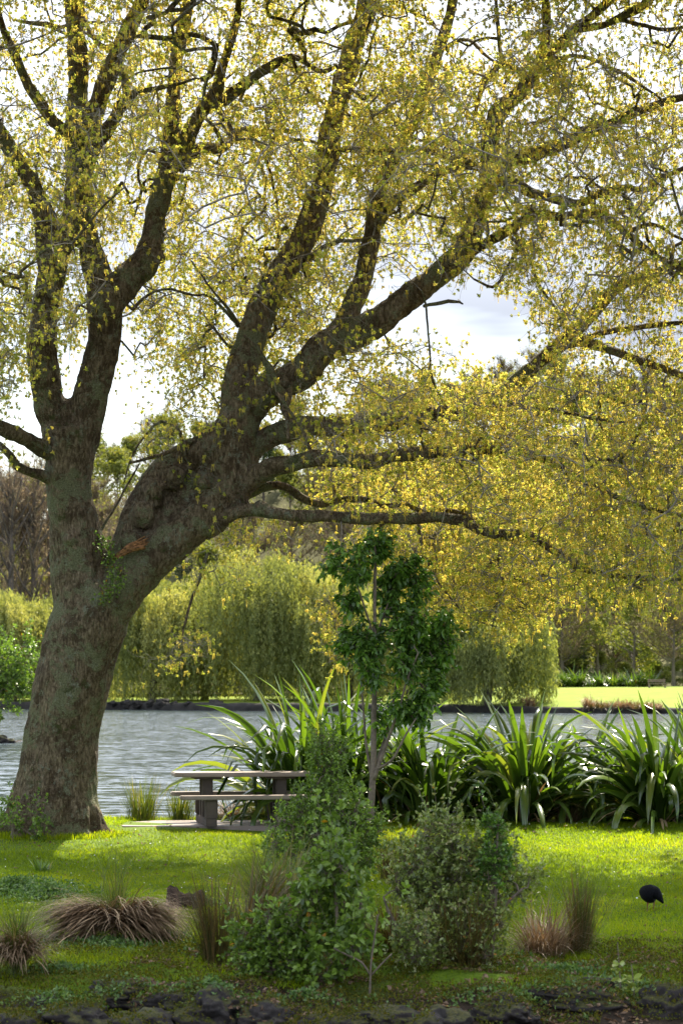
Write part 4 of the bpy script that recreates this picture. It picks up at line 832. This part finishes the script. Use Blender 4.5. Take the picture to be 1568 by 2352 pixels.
# ------------------------------------------------------------------ far bench
xb=(1508-CX)/F*252; yb=252.; zb=float(far_h(np.array(xb),yb-float(shore(np.array(xb)))))
fbn=empty('park_bench',(xb,yb,zb)); fbn.rotation_euler.z=.1; tag(fbn,'small wooden park bench on the far lawn at the right, beyond the lake','bench')
slab('seat',1.9,.5,.07,0,.42,M['timber'],fbn); 
for z in (.62,.78): slab('back_slat',1.9,.05,.12,0,z,M['timber'],fbn,y=.28)
for x in (-.85,.85):
    slab('leg',.12,.45,.42,0,-.02,M['timber'],fbn,x=x); slab('back_post',.10,.05,.55,0,.42,M['timber'],fbn,x=x,y=.33)
# ------------------------------------------------------------------ black water bird, grazing with its back to us
db=25.4; s=db/F; bb=G(1494,db); bird=empty('black_bird',bb); tag(bird,'black swamp hen grazing on the lawn at the right, seen from behind','bird')
zc=lambda py:CZ-(py-HY)*s
xc=lambda px:(px-CX)*s
pth=[(1521,2074,-.03,2),(1517,2068,-.035,5),(1510,2058,-.03,10),(1503,2052,-.01,16),(1497,2052,.0,20.5),(1492,2053,.02,21.5),(1487,2052,.05,19.5),(1483,2052,.09,15),(1482,2060,.13,9),(1484,2063,.155,6.5),(1487,2067,.175,6.5),(1490,2070,.19,5),(1492,2072,.20,2)]
q=np.array([[xc(a),db+dy,zc(b),r*s] for a,b,dy,r in pth]); q=catmull(q,.006); V,f=tube(q[:,:3],q[:,3],20,.0); 
mesh_np('body',V,f,M['feather'],bird,True)
tv=Acc(); 
for k in range(9):
    p0=np.array([xc(1509),db-.035+.01*(k-4)*.5,zc(2056)]); V,f,rn=blades(p0[None],np.array([-.1+.1*(k-4)]),np.array([2.35]),np.array([.15]),np.array([.085+.01*(k%3)]),np.array([.016]),3); tv.add(V,f,rn)
tv.build('tail_feathers',M['feather'],bird)
for px,kx in ((1486,-1),(1501,-3)):
    q=np.array([[xc(px),db+.02,zc(2070),.010],[xc(px),db+.01,zc(2080),.0055],[xc(px+kx),db+.015,zc(2092),.004],[xc(px+kx),db,bb[2]+.006,.0045]]); q=catmull(q,.02); V,f=tube(q[:,:3],q[:,3],8); lg=mesh_np('leg',V,f,M['birdleg'],bird,True)
    ta=Acc()
    for an in (-2.2,-1.57,-.9,1.57):
        e=np.array([xc(px+kx),db,bb[2]+.006]); V,f=tube(np.array([e,e+[math.cos(an)*.05,math.sin(an)*.05,-.004]]),[.004,.002],6); ta.add(V,f)
    t_=ta.build('toes',M['birdleg'],lg,True)
V,f=tube(np.array([[xc(1491),db+.19,zc(2071)],[xc(1493),db+.21,zc(2077)],[xc(1494),db+.22,zc(2082)]]),[.012,.008,.002],8); mesh_np('beak',V,f,M['beak'],bird,True)
rebase(bird,bb)

# ------------------------------------------------------------------ trees across the lake
def put_mesh(acc,name,mat,root,smooth=False): return acc.build(name,mat,root,smooth)
def willow(px,d,H,Rw,lab,n=520,seed=0,lean=0.):
    x=(px-CX)/F*d; z0=float(far_h(np.array(x),d-float(shore(np.array(x))))); base=np.array([x,d,z0]); root=empty('willow_tree',base); tag(root,lab,'tree')
    q=catmull(np.array([[0,0,-.3,.5],[.2,0,H*.18,.4],[0,.1,H*.35,.34],[.2,0,H*.5,.25]]),.5); V,f=tube(q[:,:3],q[:,3],10,.05); mesh_np('trunk',V,f,M['farbark'],root,True)
    br=Acc(); fo=Acc()
    tops=[]
    for k in range(26):
        a=random.random()*2*PI; rr=Rw*random.uniform(.2,.95); h=H*random.uniform(.6,.93)*(1-.22*(rr/Rw)**2)
        e=np.array([math.cos(a)*rr,math.sin(a)*rr,h]); q=catmull(np.array([[0,0,H*random.uniform(.2,.42),.18],[e[0]*.4,e[1]*.4,h*.72,.12],[e[0]*.8,e[1]*.8,h*.98,.07],[*e,.03]]),.6); V,f=tube(q[:,:3],q[:,3],6); br.add(V,f); tops.append((e,Rw*random.uniform(.2,.36)))
    br.build('branches',M['farbark'],root,True)
    # weeping strands from lumpy mounds
    P0=[];LL=[]
    for e,rc in tops:
        m=n//16
        v=rdir(m); v[:,2]=np.abs(v[:,2]); pp=e+v*np.array([rc,rc,rc*.55])*(R.random(m)**.25)[:,None]; P0.append(pp)
    m=int(n*.35); a=R.random(m)*2*PI; ph=R.random(m)**.45; pp=np.stack([np.cos(a)*Rw*np.sin(ph*1.5),np.sin(a)*Rw*np.sin(ph*1.5),H*(.42+.5*np.cos(ph*1.5))],-1)*(1+R.normal(0,.05,(m,1))); P0.append(pp)
    mo=np.concatenate([np.full(len(q_),v_) for q_,v_ in zip(P0,list(R.random(len(P0)-1))+[.2])]); P0=np.concatenate(P0); drop=np.minimum(P0[:,2]-.3,R.uniform(.15,.75,len(P0))*H); drop=np.maximum(drop,.6)  # leaf tone per mound stands in for lit lumps and dark gaps
    k=26; t=R.random((len(P0),k)); pos=P0[:,None]+np.stack([R.normal(0,.13,t.shape),R.normal(0,.13,t.shape),-t*drop[:,None]],-1)
    out=unit(P0*[1,1,0])*np.array([1.,1.,0]); pos=pos+out[:,None]*(np.sqrt(t)*.5)[...,None]
    pos=pos.reshape(-1,3); nn=len(pos)
    V,f=leaves(pos,unit(R.normal(0,.38,(nn,3))+[0,0,-1]),R.uniform(.28,.6,nn),R.uniform(.09,.16,nn),.25); fo.add(V,f)
    rr=np.clip(np.repeat(mo*.6+R.random(len(P0))*.2,k)+R.random(nn)*.2,0,1); fo.r=[rr for _ in f]; fo.build('foliage',M['willow'],root)
    return root
willow(30,262,13.6,6.2,'pale green weeping willow across the lake left of the oak trunk',760)
willow(350,256,14.2,5.9,'weeping willow just right of the oak trunk with a dark foot at the bank',760)
willow(590,252,17.4,8.0,'widest and tallest weeping willow, behind the picnic table across the lake',1100)
willow(800,246,14.2,5.9,'weeping willow directly behind the sapling across the lake',700)
willow(1115,222,10.2,5.9,'lone rounded weeping willow right of the sapling at the near end of the far lawn',900)
willow(190,268,14.0,7.0,'weeping willow mostly hidden behind the oak trunk across the lake',760)
willow(470,262,14.6,6.6,'weeping willow set back between the dark footed one and the widest one',760)
willow(715,262,15.2,6.8,'weeping willow set back between the widest one and the one behind the sapling',760)
willow(940,243,11.5,5.2,'narrow weeping willow between the sapling and the lone rounded one',520)

def far_tree(name,kind,H,Rw,n,mat,q=.45,trunkh=.35):
    """a prototype tree at the origin; kind: bare, leafy, poplar, conifer"""
    root=empty(name); tk=Acc()
    qq=catmull(np.array([[0,0,-1,H*.020],[0,0,H*.25,H*.016],[H*.01,0,H*.6,H*.009],[0,0,H*.97,H*.002]]),H*.08); V,f=tube(qq[:,:3],qq[:,3],8); mesh_np('trunk',V,f,M['farbark'],root,True)
    nb=34 if kind!='leafy' else 22; br=Acc(); tips=[]
    for k in range(nb):
        t=random.uniform(trunkh*.7,.93); z=H*t; a=random.random()*2*PI
        L=Rw*(1.15-t)*1.25*random.uniform(.7,1.1) if kind!='poplar' else Rw*random.uniform(.6,1.1)*(1.1-t*.6)
        up=.75 if kind!='poplar' else (1.4 if kind=='poplar' else .3)
        e=np.array([math.cos(a)*L,math.sin(a)*L,z+L*up]); e[2]=min(e[2],H); m=np.array([math.cos(a)*L*.5,math.sin(a)*L*.5,z+(e[2]-z)*.35]); q3=catmull(np.array([[0,0,z,H*.006],[*m,H*.004],[*e,H*.0015]]),H*.06); V,f=tube(q3[:,:3],q3[:,3],5,0,False); br.add(V,f)
        for s in np.linspace(.3,1,6): tips.append(q3[int(s*(len(q3)-1)),:3])
    br.build('branches',M['farbark'],root,True)
    tips=np.array(tips); ft=Acc()
    if kind in('bare','poplar'):
        m=n; b=tips[R.integers(0,len(tips),m)]; out=unit(b*[1,1,.2]+R.normal(0,.1,(m,3))); dd=unit(out*.6+R.normal(0,.55,(m,3))+[0,0,.65 if kind=='bare' else 1.2])
        L=H*R.uniform(.05,.13,m); Pq=np.stack([b,b+dd*L[:,None]*.5,b+dd*L[:,None]+R.normal(0,H*.008,(m,3))],1); V,f,rn=tubes_vec(Pq,np.tile([.032,.022,.012],(m,1)),3); ft.add(V,f,rn); ft.build('twigs',M['baretwig'],root)
        m=n//2; b=Pq[R.integers(0,n,m),2]+R.normal(0,.25,(m,3)); V,f=leaves(b,rdir(m),R.uniform(.2,.4,m),R.uniform(.1,.18,m),.2); ft=Acc(); ft.add(V,f); ft.r=[R.random(m) for _ in f]; ft.build('foliage',mat,root)
    else:
        c=tips[R.integers(0,len(tips),46)]; cr=R.uniform(.16,.34,46)*Rw; k=n//46
        pos=np.concatenate([c[i]+rdir(k)*(R.random(k)**.45)[:,None]*cr[i]*[1,1,.75] for i in range(46)]); m=len(pos)
        V,f=leaves(pos,rdir(m,-.2),R.uniform(.6,1.2,m)*q,R.uniform(.4,.7,m)*q,.2); ft.add(V,f); rr=np.clip(np.repeat(R.random(46),k)*.6+R.random(m)*.4,0,1); ft.r=[rr for _ in f]; ft.build('foliage',mat,root)
    return root
def copy_tree(o,loc,rz,sc,lab,group,szz=1.):
    r=o.copy(); col.objects.link(r); r.location=loc; r.rotation_euler=(0,0,rz); r.scale=(sc,sc,sc*szz)
    for ch in o.children:
        c=ch.copy(); col.objects.link(c); c.parent=r
    tag(r,lab,'tree',group); return r
PR={'bare':far_tree('bare_tree','bare',14,5.5,2600,M['springtree']),'leafy':far_tree('spring_tree','leafy',13,5.5,4200,M['springtree'],.5,.2),'dark':far_tree('evergreen_tree','leafy',12,4.5,3600,M['darktree'],.5,.12),'poplar':far_tree('poplar_tree','poplar',19,2.8,520,M['baretwig'])}
used=set()
LABS={'bare':('leafless brown tree in the wood on the hillside beyond the lake','bare trees on the far hillside'),'leafy':('yellow green budding tree in the wood on the hillside beyond the lake','budding trees on the far hillside'),
'dark':('dark evergreen tree in the wood on the hillside beyond the lake','evergreens on the far hillside'),'poplar':('tall thin leafless tree rising beyond the willows left of the trunk','thin bare trees by the left willow')}
def plant(kind,px,d,sc,lab=None,group=None,z=None,szz=1.):
    x=(px-CX)/F*d
    if z is None:
        z=float(hill_h(np.array([[x]]),np.array([[d]]))[0,0]) if d>283 else float(far_h(np.array(x),d-float(shore(np.array(x)))))
    o=PR[kind]; lab=lab or LABS[kind][0]; group=group if group is not None else LABS[kind][1]
    if kind in used: copy_tree(o,(x,d,z-.2),random.random()*6.28,sc,lab,group or None,szz)
    else: used.add(kind); o.location=(x,d,z-.2); o.scale=(sc,sc,sc*szz); tag(o,lab,'tree',group or None)
for px,d,sc in ((-14,275,1.35),(22,272,1.5),(50,279,1.42),(80,274,1.5),(112,280,1.3),(250,281,1.1)): plant('poplar',px,d,sc)
# rows of hillside wood
for d in (296,316,336,356,378,400,420):
    st=F/d*7.5; px=-120+random.random()*st
    while px<1700:
        k=random.choices(['bare','leafy','dark'],[.50,.42,.08])[0]
        plant(k,px,d+random.uniform(-7,7),random.uniform(.75,1.2)); px+=st*random.uniform(.7,1.3)
px=-60
while px<1640:
    plant('leafy' if random.random()<.6 else 'bare',px,random.uniform(284,291),random.uniform(.34,.52),'low bush at the foot of the wood beyond the lake','low bushes at the foot of the far wood',szz=.8); px+=random.uniform(34,60)
for px,d,sc in ((1250,292,.9),(1330,290,.8),(1410,293,.95),(1500,290,.9),(1570,292,.9),(1610,288,1.)): plant(random.choice(['bare','leafy','bare']),px,d,sc)
# singled-out trees behind the far lawn at the right
plant('bare',1290,276,.85,'brown bushy leafless tree right beside the lone rounded willow','')
plant('leafy',1370,282,1.0,'budding tree with a dark upright trunk behind the far lawn','')
plant('leafy',1455,272,.8,'fresh green tree left of the park bench on the far lawn','')
plant('bare',1545,268,.8,'pinkish brown leafless tree standing over the park bench','')
plant('dark',1325,284,.75,'dark evergreen behind the shrubbery between willow and green tree','')
# flax hedge at the back of the far lawn, tussocks at the far bank
def far_tuft(name,lab,cat,px,d,n,L,W,mat,r,th=.4,cur=1.,group=None):
    x=(px-CX)/F*d; b=(x,d,float(far_h(np.array(x),d-float(shore(np.array(x)))))); return tuft(name,lab,cat,b,n,L,W,mat,th,cur,r,m=4,group=group)
for k in range(17):
    far_tuft('flax_bush','grey green flax bush in the hedge behind the far lawn','flax plant',1215+k*17+random.uniform(-4,4),262+random.uniform(-2,2),110,random.uniform(1.7,2.6),.13,M['flax'],.5,group='flax hedge across the lake')
far_tuft('bank_tussock','round rusty tussock at the water edge of the far lawn','sedge',1352,shore(np.array(23.))+1.2,320,1.5,.06,M['sedge'],.5,.5)
far_tuft('bank_tussock','small rusty tussock alone on the far lawn edge','sedge',1216,shore(np.array(17.5))+1.4,220,1.3,.06,M['sedge'],.35,.4)
for k in range(6): far_tuft('bank_sedge','brown sedge in the row along the right part of the far bank','sedge',1378+k*24,float(shore(np.array(25.+k)))+.8+random.random(),260,1.0,.06,M['sedge' if k%2 else 'rbrush'],.8,.5,group='brown sedges on the far bank')
for k in range(3): far_tuft('bank_grass','long green grass tuft above the brown sedges on the far bank','grass clump',1395+k*42,float(shore(np.array(26.+k)))+3,180,.9,.05,M['gsedge'],.8,.5,group='green tufts on the far bank')
def far_rock(px,off,rx,rz,seed,lab,group=None):
    x=(px-CX)/F*240; yy=float(shore(np.array(x)))+off; x=(px-CX)/F*yy
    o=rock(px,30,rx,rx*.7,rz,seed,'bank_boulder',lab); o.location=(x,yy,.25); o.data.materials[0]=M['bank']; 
    if group: o['group']=group
for k,px in enumerate((262,290,318,345,372,400,432)): far_rock(px,.4,random.uniform(.5,1.0),random.uniform(.35,.6),30+k,'dark boulder at the foot of the willow right of the oak trunk','boulders at the willow foot')
far_rock(494,1.2,.75,.6,44,'round dark boulder on the narrow grass strip of the far bank')

# ------------------------------------------------------------------ camera, sky, sun
cam=bpy.data.cameras.new('camera'); co_=bpy.data.objects.new('camera',cam); col.objects.link(co_); scene.camera=co_
co_.location=(0,0,CZ); co_.rotation_euler=(PI/2,0,0); cam.sensor_fit='VERTICAL'; cam.sensor_height=36; cam.lens=36*F/2352
cam.shift_y=(HY-1176)/2352; cam.clip_start=.5; cam.clip_end=3000
cam.dof.use_dof=True; cam.dof.focus_distance=33; cam.dof.aperture_fstop=4.0
SUN_EL=math.radians(50); SUN_AZ=math.radians(17)     # azimuth clockwise from the view direction (+Y)
sd_=Vector((math.sin(SUN_AZ)*math.cos(SUN_EL),math.cos(SUN_AZ)*math.cos(SUN_EL),math.sin(SUN_EL)))
sl=bpy.data.lights.new('sun','SUN'); so=bpy.data.objects.new('sun',sl); col.objects.link(so); sl.energy=5.0; sl.angle=math.radians(.53); sl.color=(1,.90,.72)
so.rotation_euler=sd_.to_track_quat('Z','Y').to_euler()
w=bpy.data.worlds.new('World'); scene.world=w; w.use_nodes=True; N=w.node_tree.nodes; L=w.node_tree.links; N.clear()
sk=N.new('ShaderNodeTexSky'); sk.sky_type='NISHITA'; sk.sun_disc=False; sk.sun_elevation=SUN_EL; sk.sun_rotation=SUN_AZ; sk.altitude=0; sk.air_density=1.0; sk.dust_density=2.0
tc=N.new('ShaderNodeTexCoord'); mp=N.new('ShaderNodeMapping'); mp.inputs['Scale'].default_value=(1,1,2.2); L.new(tc.outputs['Generated'],mp.inputs[0])
n1=noise_n(N,L,3.2,mp.outputs[0],6,.55,.3); cr=ramp(N,[(.40,(0,0,0)),(.56,(1,1,1))],n1.outputs[0],L)
sz=N.new('ShaderNodeSeparateXYZ'); L.new(tc.outputs['Generated'],sz.inputs[0]); cm=N.new('ShaderNodeMapRange'); L.new(sz.outputs[2],cm.inputs[0]); cm.inputs[1].default_value=0; cm.inputs[2].default_value=1; cm.inputs[3].default_value=0; cm.inputs[4].default_value=1
cm2=ramp(N,[(.15,(0,0,0)),(.34,(1,1,1)),(.6,(.5,.5,.5))],cm.outputs[0],L)
cc=mixc(N,L,cm2.outputs[0],(2.5,2.7,3.15),(8.6,9.1,10.0))
mxc=mixc(N,L,cr.outputs[0],sk.outputs[0],cc)
bg=N.new('ShaderNodeBackground'); L.new(mxc,bg.inputs[0]); bg.inputs[1].default_value=.10
ow=N.new('ShaderNodeOutputWorld'); L.new(bg.outputs[0],ow.inputs[0])
vs=scene.view_settings; vs.view_transform='Standard'; vs.look='None'; vs.gamma=1; vs.exposure=1.5
scene.cycles.use_denoising=True; scene.cycles.max_bounces=8; scene.cycles.transmission_bounces=4; scene.cycles.diffuse_bounces=4; scene.cycles.glossy_bounces=3
scene.cycles.sample_clamp_indirect=6
